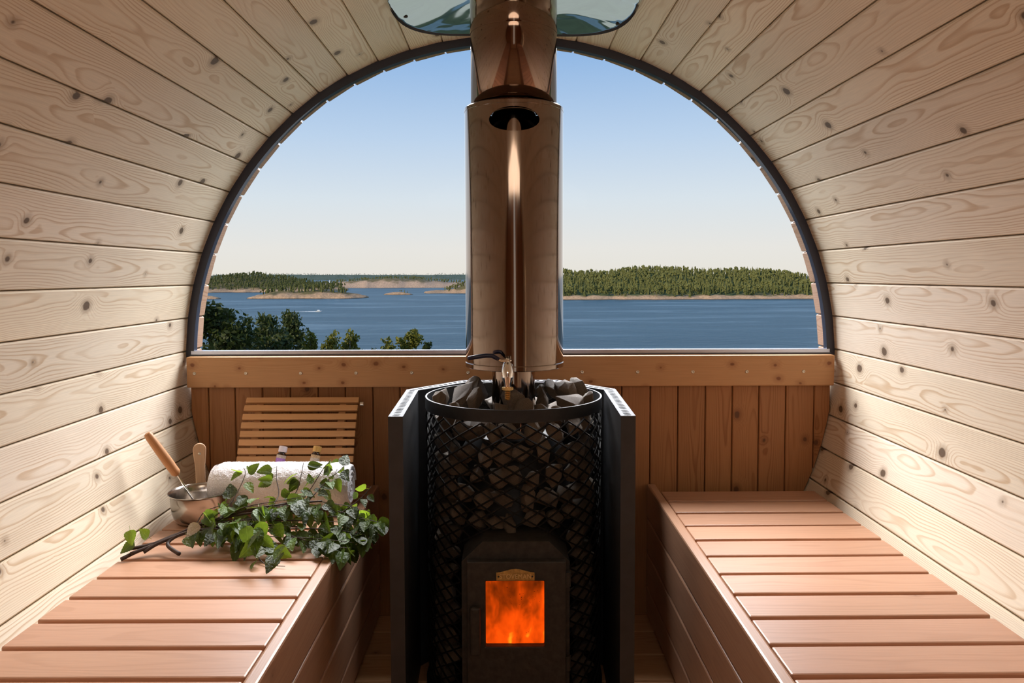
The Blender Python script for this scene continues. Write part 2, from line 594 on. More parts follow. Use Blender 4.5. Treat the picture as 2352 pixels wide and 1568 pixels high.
def land_mat(name, wood_c, rock_c, rock_top):
    N = NT(name)
    co = N.coord()
    o = N.sep(co)
    nz = N.noise(co, .05, 5, .6)
    nf = N.noise(co, .4, 4, .6)
    hh = N.math('ADD', o[2], N.math('MULTIPLY', N.math('SUBTRACT', nz, .5), rock_top * 2.2))
    g = N.mix(nf, tuple(q * .6 for q in wood_c), tuple(q * 1.4 for q in wood_c))
    r = N.ramp(nf, [(.3, tuple(q * .55 for q in rock_c)), (.6, rock_c)])
    c = N.mix(N.maprange(hh, rock_top * .7, rock_top * 1.3), r, g)
    c = N.mix(N.maprange(o[2], .2, .9, 1.0, 0.0), c, (.10, .07, .045))
    bare = N.maprange(N.noise(co, .018, 3, .5), .62, .70)
    c = N.mix(N.math('MULTIPLY', bare, .7), c, r)
    N.bsdf(c, .9, 0, N.bump(nf, .6, 1.0), .1)
    return N.mat


M['land'] = land_mat('forest_floor_and_rock', (.10, .115, .04), (.66, .42, .25), 4.5)
M['land_rocky'] = land_mat('rocky_shore', (.16, .13, .055), (.60, .38, .225), 6.5)
M['ridge'] = land_mat('hazed_forest', (.12, .155, .115), (.40, .33, .28), .8)  # distance haze mixed into these greyish blue-green colours


def tree_mat(name, a, b):
    N = NT(name)
    rn = N.rnd()
    nz = N.noise(N.coord(), .9, 3)
    f = N.math('ADD', N.math('MULTIPLY', rn, .6), N.math('MULTIPLY', nz, .4))
    c = N.mix(f, a, b)
    pb = N.bsdf(c, .7, 0, None, .2)
    return N.mat


M['conifer'] = tree_mat('conifer_needles', (.060, .076, .020), (.165, .160, .045))
M['conifer_hazed'] = tree_mat('hazed_conifer_needles', (.09, .12, .085), (.145, .17, .115))  # paler needles, with the haze of distance put into the colour


def crown_mat(name, a, b, tr):
    N = NT(name)
    nz = N.noise(N.coord(), 1.1, 3, .6)
    n2 = N.noise(N.coord(), 9, 2, .6)
    c = N.mix(N.math('ADD', N.math('MULTIPLY', nz, .5), N.math('MULTIPLY', n2, .5)), a, b)
    pb = N.bsdf(c, .55, 0, None, .3)
    tl = N.n('ShaderNodeBsdfTranslucent')
    tl.inputs[0].default_value = (*tr, 1)
    ms = N.n('ShaderNodeMixShader')
    ms.inputs[0].default_value = .25
    N.t.links.new(pb.outputs[0], ms.inputs[1])
    N.t.links.new(tl.outputs[0], ms.inputs[2])
    N.t.links.new(ms.outputs[0], N.out.inputs[0])
    return N.mat


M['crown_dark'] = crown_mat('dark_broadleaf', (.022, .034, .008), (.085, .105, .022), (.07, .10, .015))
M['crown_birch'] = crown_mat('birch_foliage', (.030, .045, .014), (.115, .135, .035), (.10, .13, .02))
M['crown_yellow'] = crown_mat('yellow_green_foliage', (.085, .095, .014), (.29, .265, .040), (.2, .2, .02))  # yellower, brighter leaf colours than the other crowns
M['birch_bark'] = plain('birch_bark', (.50, .46, .40), .8, nscale=3, namp=.4)
M['grass'] = plain('hillside_grass', (.060, .085, .040), .9, 0, .1, .6, .5)
M['white_paint'] = plain('white_boat_paint', (.85, .85, .84), .4)
M['foam'] = plain('wake_foam', (.9, .9, .88), .8)
M['sail'] = plain('white_sail', (.9, .88, .84), .8)

# ================================================================== SETTING
R, AX, DG = 1.0, 0.8, 2.281
STEP = 5.88
Y_IN, Y_OUT = -0.9, 2.392


def squash(th):
    t = (abs(sin(th)) - .82) / .18
    t = max(0.0, min(1.0, t)) if sin(th) > 0 else 0.0
    return .015 * t


wl = tag(empty('wall_left', (-1, .75, 0)), 'curved left wall of pale knotty pine boards', None, None, 'structure')
wr = tag(empty('wall_right', (1, .75, 0)), 'curved right wall of pale knotty pine boards', None, None, 'structure')
cl = tag(empty('ceiling', (0, .75, 1.8)), 'vaulted ceiling of pale knotty pine boards', None, None, 'structure')


def stave_profile():
    w = lambda r_: (R + r_) * tan(radians(STEP / 2))
    half = [(w(0) - .0042, 0), (w(0) - .0012, .0045), (w(.012) - .0012, .013), (w(.014), .0135), (w(.042), .042)]
    return half + [(-a, b) for a, b in reversed(half)]


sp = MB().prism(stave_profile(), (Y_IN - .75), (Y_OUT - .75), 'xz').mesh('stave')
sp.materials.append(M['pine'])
for side in (-1, 1):
    for k in range(25):
        th = radians(90 - side * (k + .5) * STEP)
        rr = R * cos(radians(STEP / 2)) - squash(th)
        par = cl if k < 8 else (wr if side > 0 else wl)
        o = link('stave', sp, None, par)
        # local z -> outward radial, local x -> tangent
        out = Vector((cos(th), 0, sin(th)))
        tan_ = Vector((0, 1, 0)).cross(out)
        mm = Matrix((tan_, Vector((0, 1, 0)), out)).transposed().to_4x4()
        mm.translation = Vector((out.x * rr, .75, AX + out.z * rr)) + Vector((0, random.uniform(-.004, .004), 0))
        o.matrix_world = mm
        o.parent = None
        o.parent = par
        o.matrix_parent_inverse = Matrix.Translation(par.location).inverted()

# floor of crosswise planks
fl = tag(empty('floor', (0, 0, 0)), 'brown plank floor between the benches', None, None, 'structure')
fm = board_mesh('plank', 1.14, .131, .028, .003)
fm.materials.append(M['floor'])
y = 2.290
while y > -.85:
    o = link('plank', fm, None, fl, (0, y - .066, -.014))
    y -= .135

# back wall below the window: upright boards trimmed to the barrel curve
wb = tag(empty('wall_back', (0, DG, 0)), 'lower back wall of upright brown boards below the window', None, None, 'structure')


def low_z(x):
    x = min(.999, abs(x) + .004)
    return max(.0, AX - sqrt(max(0, 1 - x * x)) * .999)


xj = [-.985, -.930, -.848, -.763, -.677, -.592, -.508, -.424, -.340, -.256, -.172, -.087, -.002, .083, .168, .254, .342, .430, .515, .600, .683, .765, .8475, .935, .985]
for x0, x1 in zip(xj[:-1], xj[1:]):
    cxx = (x0 + x1) / 2
    g = .0012
    n = 6
    pts = [(x0 + g - cxx, .74 - .37), (x1 - g - cxx, .74 - .37)]
    for i in range(n + 1):
        t = x1 - g + (x0 - x1 + 2 * g) * i / n
        pts.append((t - cxx, low_z(t) - .37))
    o = MB().prism(pts, 0, .022, 'xz').build('board', M['panel'], wb)
    bevel_obj(o, .0025, 1, 60)
    o.matrix_parent_inverse = Matrix.Translation(wb.location).inverted()
    o.location = (cxx, 2.262, .37)
mb = MB().box((-.99, 2.286, .0), (.99, 2.30, .80))
o = mb.build('backing', M['panel'], wb)
o.matrix_parent_inverse = Matrix.Translation(wb.location).inverted()

# sill beam with its row of screws
trim = tag(empty('trim_1', (0, 2.26, .77)), 'thick orange pine beam along the bottom of the window', None, None, 'structure')
bm_ = board_mesh('beam', 1.972, .044, .094, .004)
o = link('beam', bm_, M['sill_wood'], trim, (0, 0, 0))
for x in (-.9612, -.8048, -.6379, -.4697, -.3001, -.1292, .0442, .218, .3863, .5545, .7188, .8911):
    s = MB().lathe([(0, 0.0006), (.0018, .0004), (.0022, .0012), (.0046, .0014), (.0052, 0.0), (.0052, -.002)], 14,
                   Matrix.Rotation(pi / 2, 4, 'X')).build('screw', M['screw'], trim, (x, -.0222, -.003), True)

# window: dark round frame, aluminium channel, pane
win = tag(empty('window_1', (0, DG, .82)), 'half-round panorama window with thin dark frame', None, None, 'structure')


def frame_arc():
    v, f = [], []
    prof = [(0.0, -.010), (.024, -.010), (.024, .014), (0.0, .014)]
    n = 90
    for i in range(n + 1):
        th = radians(0.8) + (pi - radians(1.6)) * i / n
        rr = R * .9992 - squash(th)
        for (a, b) in prof:
            v.append(((rr - a) * cos(th), DG + b, AX + (rr - a) * sin(th)))
    for i in range(n):
        for j in range(4):
            k = (j + 1) % 4
            f.append((i * 4 + j, i * 4 + k, i * 4 + 4 + k, i * 4 + 4 + j))
    f += [(0, 3, 2, 1), (n * 4, n * 4 + 1, n * 4 + 2, n * 4 + 3)]
    return v, f


def keep(o, par):
    o.parent = par
    o.matrix_parent_inverse = Matrix.Translation(par.location).inverted()
    return o


v, f = frame_arc()
o = keep(MB().add(v, f).build('frame', M['frame']), win)
autosmooth(o)
o = keep(MB().box((-.985, DG - .018, .8165), (.985, DG + .014, .8215)).build('channel', M['frame']), win)
o = keep(MB().box((-.983, DG - .012, .8215), (.983, DG + .012, .8325)).build('bottom_rail', M['alu']), win)
n = 60
pv = []
for yy in (DG + .001, DG + .006):
    for i in range(n + 1):
        th = radians(1.6) + (pi - radians(3.2)) * i / n
        rr = R * .990 - squash(th)
        pv.append((rr * cos(th), yy, AX + rr * sin(th)))
L = n + 1
pf = [tuple(range(L)), tuple(reversed(range(L, 2 * L)))] + [(i, (i + 1) % L, (i + 1) % L + L, i + L) for i in range(L)]
o = keep(MB().add(pv, pf).build('pane', M['glass']), win)

# end wall behind the viewer, with a glazed door
wf = tag(empty('wall_front', (0, -.88, 0)), 'end wall of upright pine boards behind the viewer', None, None, 'structure')
for i in range(20):
    x0 = -1.0 + i * .1
    x1 = x0 + .098
    if -.33 < (x0 + x1) / 2 < .33:
        segs = [(1.70, None)]
    else:
        segs = [(None, None)]
    for z0, z1 in segs:
        top = lambda x: AX + sqrt(max(0.0, 1 - min(.9999, x * x))) * .998
        pts = []
        for q in range(5):
            t = x0 + (x1 - x0) * q / 4
            pts.append((t, min(1.79, top(t))))
        for q in range(5):
            t = x1 - (x1 - x0) * q / 4
            pts.append((t, max(0.0, AX - (top(t) - AX)) if z0 is None else z0))
        keep(MB().prism(pts, -.90, -.875, 'xz').build('board', M['panel']), wf)
dr = tag(empty('door_1', (0, -.88, 0)), 'wooden door with a tall narrow glass light behind the viewer', None, None, 'structure')
dm = MB()
dm.box((-.32, -.90, .01), (-.06, -.87, 1.69))
dm.box((.14, -.90, .01), (.32, -.87, 1.69))
dm.box((-.06, -.90, .01), (.14, -.87, .30))
dm.box((-.06, -.90, 1.60), (.14, -.87, 1.69))
keep(dm.build('leaf', M['sill_wood']), dr)
keep(MB().box((-.06, -.888, .30), (.14, -.882, 1.60)).build('glass_light', M['glass']), dr)

# ================================================================== BENCHES
BZ = .4155


def bench(side, x_in, x_wall, y0, pitch, tilt, label):
    """side -1 left, +1 right; x_in inner face of the fascia"""
    b = tag(empty('sauna_bench', (side * .66, 1.0, 0)), label, 'bench', 'slatted benches along the walls')
    f_out = x_in + side * .0265
    L_ = abs(x_wall - f_out) - .002
    sm = board_mesh('slat', L_, pitch - .0110, .028, .0035)
    sm.materials.append(M['bench'])
    k = 6
    while True:
        yf = y0 + k * pitch
        yc = yf + (pitch - .0110) / 2 + .0110
        if yc < -.70: break
        if yc + pitch / 2 < 2.275:
            o = keep(link('slat', sm), b)
            o.location = ((f_out + x_wall) / 2, yc, BZ - .014 + random.uniform(-.0006, .0006))
            o.rotation_euler = (0, 0, tilt)
        k -= 1
    zt = BZ + .001
    for i in range(4):
        hgt = .1035 if i < 3 else .085
        fm_ = board_mesh('fascia_board', .026, 2.96, hgt, .005)
        o = keep(link('fascia_board', fm_, M['fascia']), b)
        o.location = (x_in + side * .0132, .78, zt - hgt / 2)
        zt -= .1072
    # bearers under the slats
    for xx in (x_in + side * .055, x_wall - side * .08):
        keep(MB().box((xx - .02, -.69, BZ - .075), (xx + .02, 2.25, BZ - .0285)).build('bearer', M['fascia']), b)
    for yy in (-.4, .75, 2.0):
        keep(MB().box((x_in + side * .055 - .02, yy, 0), (x_in + side * .055 + .02, yy + .04, BZ - .076)).build('leg', M['fascia']), b)
    return b


bench(-1, -.4075, -.900, 1.655, .1004, 0.0, 'slatted reddish wood bench on the left carrying the birch whisk and towel')
bench(1, .4205, .908, 1.668, .1026, radians(.45), 'empty slatted reddish wood bench on the right of the stove')

# ================================================================== STOVE
SX, SY = .006, 1.885
stove = tag(empty('sauna_stove', (SX, SY, 0)), 'black wood-burning sauna stove with wire stone basket and glowing glass door', 'stove')


def sput(mb, name, mat, smooth=False, par=None):
    o = mb.build(name, mat, None, None, smooth)
    o.parent = par or stove
    if par is None:
        o.location = (0, 0, 0)
    return o


RB = .2235
# rim band around the top
mbr = MB().lathe([(RB - .003, .728), (RB + .0015, .728), (RB + .0015, .757), (RB - .003, .757)], 96, closed=True)
o = sput(mbr, 'rim_band', M['black_steel'])
autosmooth(o)
# wire basket of crossing strands
NS, DZ, Z0, Z1 = 26, .0315, .03, .729
mbw = MB()
rows = int((Z1 - Z0) / DZ)
for fam in (-1, 1):
    for s_ in range(NS):
        path = []
        for j in range(rows * 2 + 1):
            a = 2 * pi * (s_ + fam * j * .5) / NS
            z = Z0 + j * DZ / 2
            # strands stop where the door tunnel comes out of the basket
            path.append((a, z))
        run = []
        for a, z in path:
            rr = RB - .002 + .0012 * fam
            x_, y_ = rr * cos(a), rr * sin(a)
            hole = (y_ < 0 and abs(x_ - .001) < .121 and z < .475 and (z < .425 or abs(x_) < .121 - (z - .425) * 1.0))
            if not hole:
                run.append((x_, y_, z))
            if hole or (a, z) == path[-1]:
                if len(run) > 1: mbw.tube(run, .0023, 4, False)
                run = []
o = sput(mbw, 'wire_basket', M['wire'])
# core behind the stones
mbc = MB().lathe([(0, .66), (.11, .66), (.145, .60), (.145, .02), (0, .02)], 40)
o = sput(mbc, 'firebox_core', M['black_steel'])
autosmooth(o)
mbb = MB().lathe([(0, .0), (RB + .004, .0), (RB + .004, .03), (0, .03)], 64)
o = sput(mbb, 'base_plate', M['black_steel'])
autosmooth(o)
# short flue from the firebox to the tank
mbf = MB().lathe([(.0555, .655), (.0555, .835)], 48)
o = sput(mbf, 'flue_collar', M['steel'], True)
# door tunnel with clipped upper corners
tp = [(-.119, .06), (-.119, .425), (-.072, .470), (.076, .470), (.122, .425), (.122, .06)]
ti = [(-.066, .225), (-.066, .400), (-.066, .4005), (.069, .4005), (.069, .400), (.069, .225)]
mbt = MB()
vv, ff = [], []
for poly, d in ((tp, -.265), (ti, -.265), (ti, -.14), (tp, -.16)):
    vv += [(a, d, b) for a, b in poly]
for i in range(6):
    j = (i + 1) % 6
    ff += [(i, j, 6 + j, 6 + i), (6 + i, 6 + j, 12 + j, 12 + i), (j, i, 18 + i, 18 + j)]
mbt.add(vv, ff)
o = sput(mbt, 'door_surround', M['iron'])
# the door: frame plate with an opening
DY = -.285
door = empty('door')
door.parent = stove
door.location = (0, 0, 0)
dx0, dx1, dz0, dz1 = -.1065, .1125, .145, .4315
wx0, wx1, wz0, wz1 = -.0655, .0650, .2395, .3878
vv, ff = [], []
oc = [(dx0, dz0), (dx1, dz0), (dx1, dz1), (dx0, dz1)]
ic = [(wx0, wz0), (wx1, wz0), (wx1, wz1), (wx0, wz1)]
for d in (DY, DY + .019):
    vv += [(a, d, b) for a, b in oc] + [(a, d, b) for a, b in ic]
for i in range(4):
    j = (i + 1) % 4
    ff += [(i, j, 4 + j, 4 + i), (8 + j, 8 + i, 12 + i, 12 + j), (j, i, 8 + i, 8 + j), (4 + i, 4 + j, 12 + j, 12 + i)]
o = MB().add(vv, ff).build('door_frame', M['iron'], door)
bevel_obj(o, .0025, 2, 40)
o = MB().box((wx0 - .004, DY + .010, wz0 - .004), (wx1 + .004, DY + .013, wz1 + .004)).build('glass', M['stove_glass'], door)
hb = MB().box((-.0995, DY - .016, .225), (-.0765, DY - .0005, .335))
o = hb.build('handle', M['iron'], door)
bevel_obj(o, .005, 2, 40)
for z in (.20, .39):
    MB().lathe([(0, z - .016), (.007, z - .016), (.007, z + .016), (0, z + .016)], 12, Matrix.Translation((dx1 + .004, DY + .006, 0))).build('hinge', M['iron'], door)
# arched name plate with raised letters
px0, px1, pz0 = -.0415, .0430, .3905
pl = [(px0, pz0), (px1, pz0), (px1, .4085)]
for i in range(9):
    t = i / 8
    pl.append((px1 - .008 + (px0 - px1 + .016) * t, .4090 + .0075 * sin(pi * t) ** 1.3))
pl.append((px0, .4085))
plate = MB().prism(pl, DY - .0035, DY - .0003, 'xz').build('name_plate', M['plate_brass'], stove)
bevel_obj(plate, .0008, 1, 50)
fc = bpy.data.curves.new('lettering', 'FONT')
fc.body = 'STOVEMAN'
fc.size = .0150
fc.align_x, fc.align_y = 'CENTER', 'CENTER'
fc.extrude = .0007
fc.space_character = 1.06
to = bpy.data.objects.new('tmp_text', fc)
COL.objects.link(to)
dg_ = bpy.context.evaluated_depsgraph_get()
tm = bpy.data.meshes.new_from_object(to.evaluated_get(dg_))
bpy.data.objects.remove(to)
tw = max(v.co.x for v in tm.vertices) - min(v.co.x for v in tm.vertices)
M['letter'] = plain('worn_brass_letters', (.80, .55, .24), .4, .3)
lo = link('lettering', tm, M['letter'], plate)
lo.rotation_euler = (pi / 2, 0, 0)
lo.scale = (.069 / tw, 1.0, 1)
lo.location = ((px0 + px1) / 2, DY - .0042, .4000)
for xx in (px0 + .005, px1 - .005):
    MB().lathe([(0, .0012), (.0016, .001), (.0022, 0)], 10, Matrix.Translation((xx, DY - .0035, .4)) @ Matrix.Rotation(pi / 2, 4, 'X')).build('rivet', M['iron'], plate, None, True)

# fire inside: a wavering flame body and logs
vv, ff = [], []
nu, nv = 26, 20
for j in range(nv + 1):
    for i in range(nu + 1):
        u, w = i / nu, j / nv
        x_ = -.0660 + .135 * u
        z_ = -.092 + .185 * w
        y_ = -.018 * cos((u - .5) * pi) + .008 * mnoise.noise(Vector((u * 6, w * 4, 2.0)))
        vv.append((x_, y_, z_))
for j in range(nv):
    for i in range(nu):
        a = j * (nu + 1) + i
        ff.append((a, a + 1, a + nu + 2, a + nu + 1))
fire = tag(MB().add(vv, ff).build('fire', M['fire'], None, (SX, SY - .252, .3135), True, False),
           'orange flames burning behind the glass of the stove door', 'fire')

# heat shield: folded steel hood standing round three sides of the stove
shield = tag(empty('heat_shield', (SX, 1.9, 0)), 'black folded steel heat shield standing around the stove, perforated top edge', 'heat shield')
outer = [(-.2685, 1.592), (-.280, 1.972), (-.136, 2.150), (.136, 2.150), (.280, 1.972), (.2685, 1.592)]
inner = [(-.2365, 1.592), (-.247, 1.958), (-.119, 2.116), (.119, 2.116), (.247, 1.958), (.2365, 1.592)]
SZ = .757
for i in range(5):
    a0, a1 = Vector(outer[i]), Vector(outer[i + 1])
    b0, b1 = Vector(inner[i]), Vector(inner[i + 1])
    o = MB().prism([a0, a1, a1 + (b1 - a1) * .08, a0 + (b0 - a0) * .08], .004, SZ - .0012, 'xy').build('outer_panel', M['shield'])
    keep(o, shield)
    o = MB().prism([b0, b1, b1 + (a1 - b1) * .08, b0 + (a0 - b0) * .08], .004, SZ - .0012, 'xy').build('inner_panel', M['shield'])
    keep(o, shield)
    # perforated top strip
    ln = ((a1 - a0).length + (b1 - b0).length) / 2
    nc = max(4, int(ln / .0185))
    vv, ff = [], []
    T = .0012
    for c_ in range(nc):
        t0, t1 = c_ / nc, (c_ + 1) / nc
        P = lambda t, s_: (a0.lerp(a1, t)).lerp(b0.lerp(b1, t), s_)
        rect = [(t0, 0), ((t0 + t1) / 2, 0), (t1, 0), (t1, .5), (t1, 1), ((t0 + t1) / 2, 1), (t0, 1), (t0, .5)]
        ct, cs = (t0 + t1) / 2, .5
        hole = []
        for (t, s_) in rect:
            ang = atan2((s_ - cs) * 2, (t - ct) / (t1 - t0) * 2)
            hole.append((ct + .25 * (t1 - t0) * cos(ang), cs + .27 * sin(ang)))
        for z in (SZ, SZ - T):
            for q in rect + hole:
                p_ = P(*q)
                vv.append((p_.x, p_.y, z))
        b_ = c_ * 32
        for k in range(8):
            j = (k + 1) % 8
            ff += [(b_ + k, b_ + j, b_ + 8 + j, b_ + 8 + k), (b_ + 16 + j, b_ + 16 + k, b_ + 24 + k, b_ + 24 + j),
                   (b_ + 8 + k, b_ + 8 + j, b_ + 24 + j, b_ + 24 + k)]
    keep(MB().add(vv, ff).build('perforated_strip', M['shield_top']), shield)
for e0, e1 in ((outer[0], inner[0]), (outer[5], inner[5])):
    x0, x1 = sorted((e0[0], e1[0]))
    keep(MB().box((x0, 1.5905, .004), (x1, 1.5935, SZ)).build('front_edge', M['shield']), shield)

# water tank around the flue, tap, upper flue, ceiling plate
tank = tag(empty('water_tank', (SX + .003, SY, .83)), 'polished steel water tank wrapped around the flue with oval filling hole', 'water tank')
TX, TY = SX + .003, SY
TR, TZ0, TZ1 = .1245, .832, 1.478
mt = MB().lathe([(.109, TZ1 + .004), (.117, TZ1 + .003), (TR, TZ1 - .002), (TR, TZ1 - .010), (TR - .0006, TZ1 - .0105), (TR - .0006, TZ0 + .012), (TR + .0008, TZ0 + .010), (TR + .0008, TZ0), (TR - .002, TZ0 - .0015), (.056, TZ0 - .0005),
                 (.056, TZ0 + .002), (TR - .004, TZ0 + .002), (TR - .004, TZ1 - .003), (.109, TZ1)], 128, closed=True)
tm_ = mt.mesh('tank_shell')
tmp = link('tmp_tank', tm_)
cut = MB().lathe([(0, -.1), (1, -.1), (1, .1), (0, .1)], 48, Matrix.Translation((0, -TR, 1.4305)) @ Matrix.Rotation(pi / 2, 4, 'X') @ Matrix.Diagonal((.0600, .0290, .6, 1))).build('tmp_cut', None)
md = tmp.modifiers.new('b', 'BOOLEAN')
md.operation, md.object, md.solver = 'DIFFERENCE', cut, 'EXACT'
dg_ = bpy.context.evaluated_depsgraph_get()
tk = bpy.data.meshes.new_from_object(tmp.evaluated_get(dg_))
bpy.data.objects.remove(tmp)
bpy.data.objects.remove(cut)
tk.materials.clear()
o = link('shell', tk, M['steel'])
o.parent = tank
o.location = (0, 0, -.83)
autosmooth(o, 30)
o = MB().lathe([(.0555, TZ0 + .003), (.0555, TZ1 - .001)], 48).build('inner_flue', M['steel'], tank, (0, 0, -.83), True)

tap = tag(empty('tap', (TX - .018, TY - .12, .84)), 'chrome ball tap with blue lever and ribbed brass hose nozzle on the tank', 'tap')
tx, ty = TX - .018, TY - TR
o = keep(MB().tube([(tx, ty + .003, .847), (tx, ty - .012, .847), (tx, ty - .026, .847)], [.011, .011, .0125], 20).build('inlet', M['chrome']), tap)
autosmooth(o)
o = keep(MB().tube([(tx, ty - .020, .854), (tx, ty - .028, .846), (tx, ty - .033, .834), (tx, ty - .034, .820), (tx, ty - .034, .808), (tx, ty - .034, .799)],
                   [.010, .0125, .0145, .0135, .0095, .0085], 24).build('valve_body', M['chrome']), tap)
autosmooth(o, 50)
o = keep(MB().lathe([(0, -.004), (.0125, -.004), (.0135, -.003), (.0135, .003), (.0125, .004), (0, .004)], 6, Matrix.Translation((tx, ty - .034, .7965))).build('hex_nut', M['brass']), tap)
rp = [(0, .0)]
for i in range(5):
    z = -.0045 * i
    rp += [(.0072, z), (.0058, z - .0043)]
rp += [(0, -.0225)]
o = keep(MB().lathe(rp, 20, Matrix.Translation((tx, ty - .034, .7925))).build('nozzle', M['brass']), tap)
o = keep(MB().lathe([(0, .855), (.005, .855), (.005, .866), (.003, .868), (0, .868)], 12, Matrix.Translation((tx, ty - .026, 0))).build('stem_nut', M['chrome']), tap)
lev = MB()
lp = [(tx + .004, ty - .027, .8625), (tx - .014, ty - .028, .8615), (tx - .024, ty - .029, .866)]
for i in range(len(lp) - 1):
    pass
lev.tube(lp, [.004, .004, .0042], 8)
o = keep(lev.build('lever_arm', M['chrome']), tap)
grip = MB().tube([(tx - .020, ty - .0285, .8645), (tx - .036, ty - .030, .8735), (tx - .050, ty - .031, .874), (tx - .072, ty - .033, .8715), (tx - .090, ty - .035, .8685), (tx - .094, ty - .0355, .8680)],
                 [.0045, .0052, .0052, .0052, .0050, .0025], 10)
o = keep(grip.build('lever_grip', M['lever']), tap)
autosmooth(o, 60)

flue = tag(empty('flue_pipe', (TX, TY, 1.48)), 'polished steel flue pipe rising from the tank through the ceiling', 'flue pipe')
mf = MB().lathe([(.1075, TZ1 + .0045), (.1075, 1.90), (.1045, 1.90), (.1045, TZ1 + .0045)], 96, closed=True)
o = keep(mf.build('pipe', M['flue_steel'], None, (TX, TY, 0), True), flue)
o.location = (TX, TY, 0)
mseam = MB().lathe([(.1079, 1.66), (.1088, 1.662), (.1088, 1.90), (.1076, 1.90)], 96)
o = keep(mseam.build('ceiling_sleeve', M['flue_steel'], None, None, True), flue)
o.location = (TX, TY, 0)

cpl = tag(empty('ceiling_plate', (TX, TY, 1.77)), 'mirror-polished steel plate on the ceiling around the flue', 'metal plate')
vv, ff = [], []
nr, na = 14, 96


def ceil_z(x):
    th = atan2(sqrt(max(0, 1 - x * x)), x)
    rr = R * cos(radians(STEP / 2)) - squash(th)
    return AX + sqrt(max(0, rr * rr - x * x)) - .0045


for lay in (0, 1):
    for j in range(nr + 1):
        for i in range(na):
            a = 2 * pi * i / na
            e_ = 2.5
            k = (abs(cos(a)) ** e_ + abs(sin(a)) ** e_) ** (-1 / e_)
            s_ = j / nr
            rx = .1092 + (.312 * k - .1092) * s_
            ry = .1092 + (.368 * k - .1092) * s_
            x_, y_ = rx * cos(a), ry * sin(a)
            wav = .0022 * mnoise.noise(Vector((x_ * 7, y_ * 7, 4.0))) * min(1, (1 - s_) * 3)
            vv.append((x_, y_, ceil_z(x_ + TX) - 1.77 + wav - (.0015 if lay else 0)))
K = (nr + 1) * na
for j in range(nr):
    for i in range(na):
        i2 = (i + 1) % na
        ff.append((j * na + i, j * na + i2, (j + 1) * na + i2, (j + 1) * na + i))
        ff.append((K + j * na + i, K + (j + 1) * na + i, K + (j + 1) * na + i2, K + j * na + i2))
for i in range(na):
    i2 = (i + 1) % na
    ff.append((nr * na + i, nr * na + i2, K + nr * na + i2, K + nr * na + i))
o = MB().add(vv, ff).build('plate', M['mirror'], cpl, None, True, True)
for (x_, y_) in ((-.283, .10), (-.118, .338), (.118, .338), (.283, .15)):
    MB().lathe([(0, -.003), (.005, -.002), (.0062, 0), (.0062, .002)], 12, Matrix.Translation((x_, y_, ceil_z(x_ + TX) - 1.77 - .0017))).build('screw', M['iron'], cpl, None, True)

# ================================================================== STONES


def stone_mesh(seed):
    rg = random.Random(seed)
    bm = bmesh.new()
    ax = Vector((1.0, rg.uniform(.66, .9), rg.uniform(.55, .8)))
    for i in range(17):
        p = Vector((rg.gauss(0, 1), rg.gauss(0, 1), rg.gauss(0, 1))).normalized() * rg.uniform(.86, 1.06)
        bm.verts.new((p.x * ax.x, p.y * ax.y, p.z * ax.z))
    r_ = bmesh.ops.convex_hull(bm, input=bm.verts)
    junk = list({e for e in r_['geom_interior'] + r_['geom_unused'] if isinstance(e, bmesh.types.BMVert)})
    bmesh.ops.delete(bm, geom=junk, context='VERTS')
    bmesh.ops.bevel(bm, geom=list(bm.edges), offset=.11, segments=1, affect='EDGES', clamp_overlap=True)
    bmesh.ops.triangulate(bm, faces=bm.faces)
    bmesh.ops.subdivide_edges(bm, edges=list(bm.edges), cuts=1, use_grid_fill=True)
    for v in bm.verts:
        n_ = mnoise.noise(v.co * 2.6 + Vector((seed * 3.1, 0, 0))) * .07 + mnoise.noise(v.co * 7 + Vector((seed, 5, 0))) * .03
        v.co += v.co.normalized() * n_
    me = bpy.data.meshes.new('stone')
    bm.to_mesh(me)
    bm.free()
    me.materials.append(M['stone'])
    for p in me.polygons: p.use_smooth = True
    me.set_sharp_from_angle(angle=radians(28))
    return me


STM = [stone_mesh(s_) for s_ in range(10)]
rg = random.Random(5)


def stone(p, s, label, group, rot=None, mesh=None):
    o = link('sauna_stone', mesh or rg.choice(STM), None, None, p)
    o.scale = (s, s * rg.uniform(.9, 1.1), s * rg.uniform(.85, 1.1))
    o.rotation_euler = rot or (rg.uniform(0, 6.3), rg.uniform(0, 6.3), rg.uniform(0, 6.3))
    tag(o, label, 'stone', group)
    return o


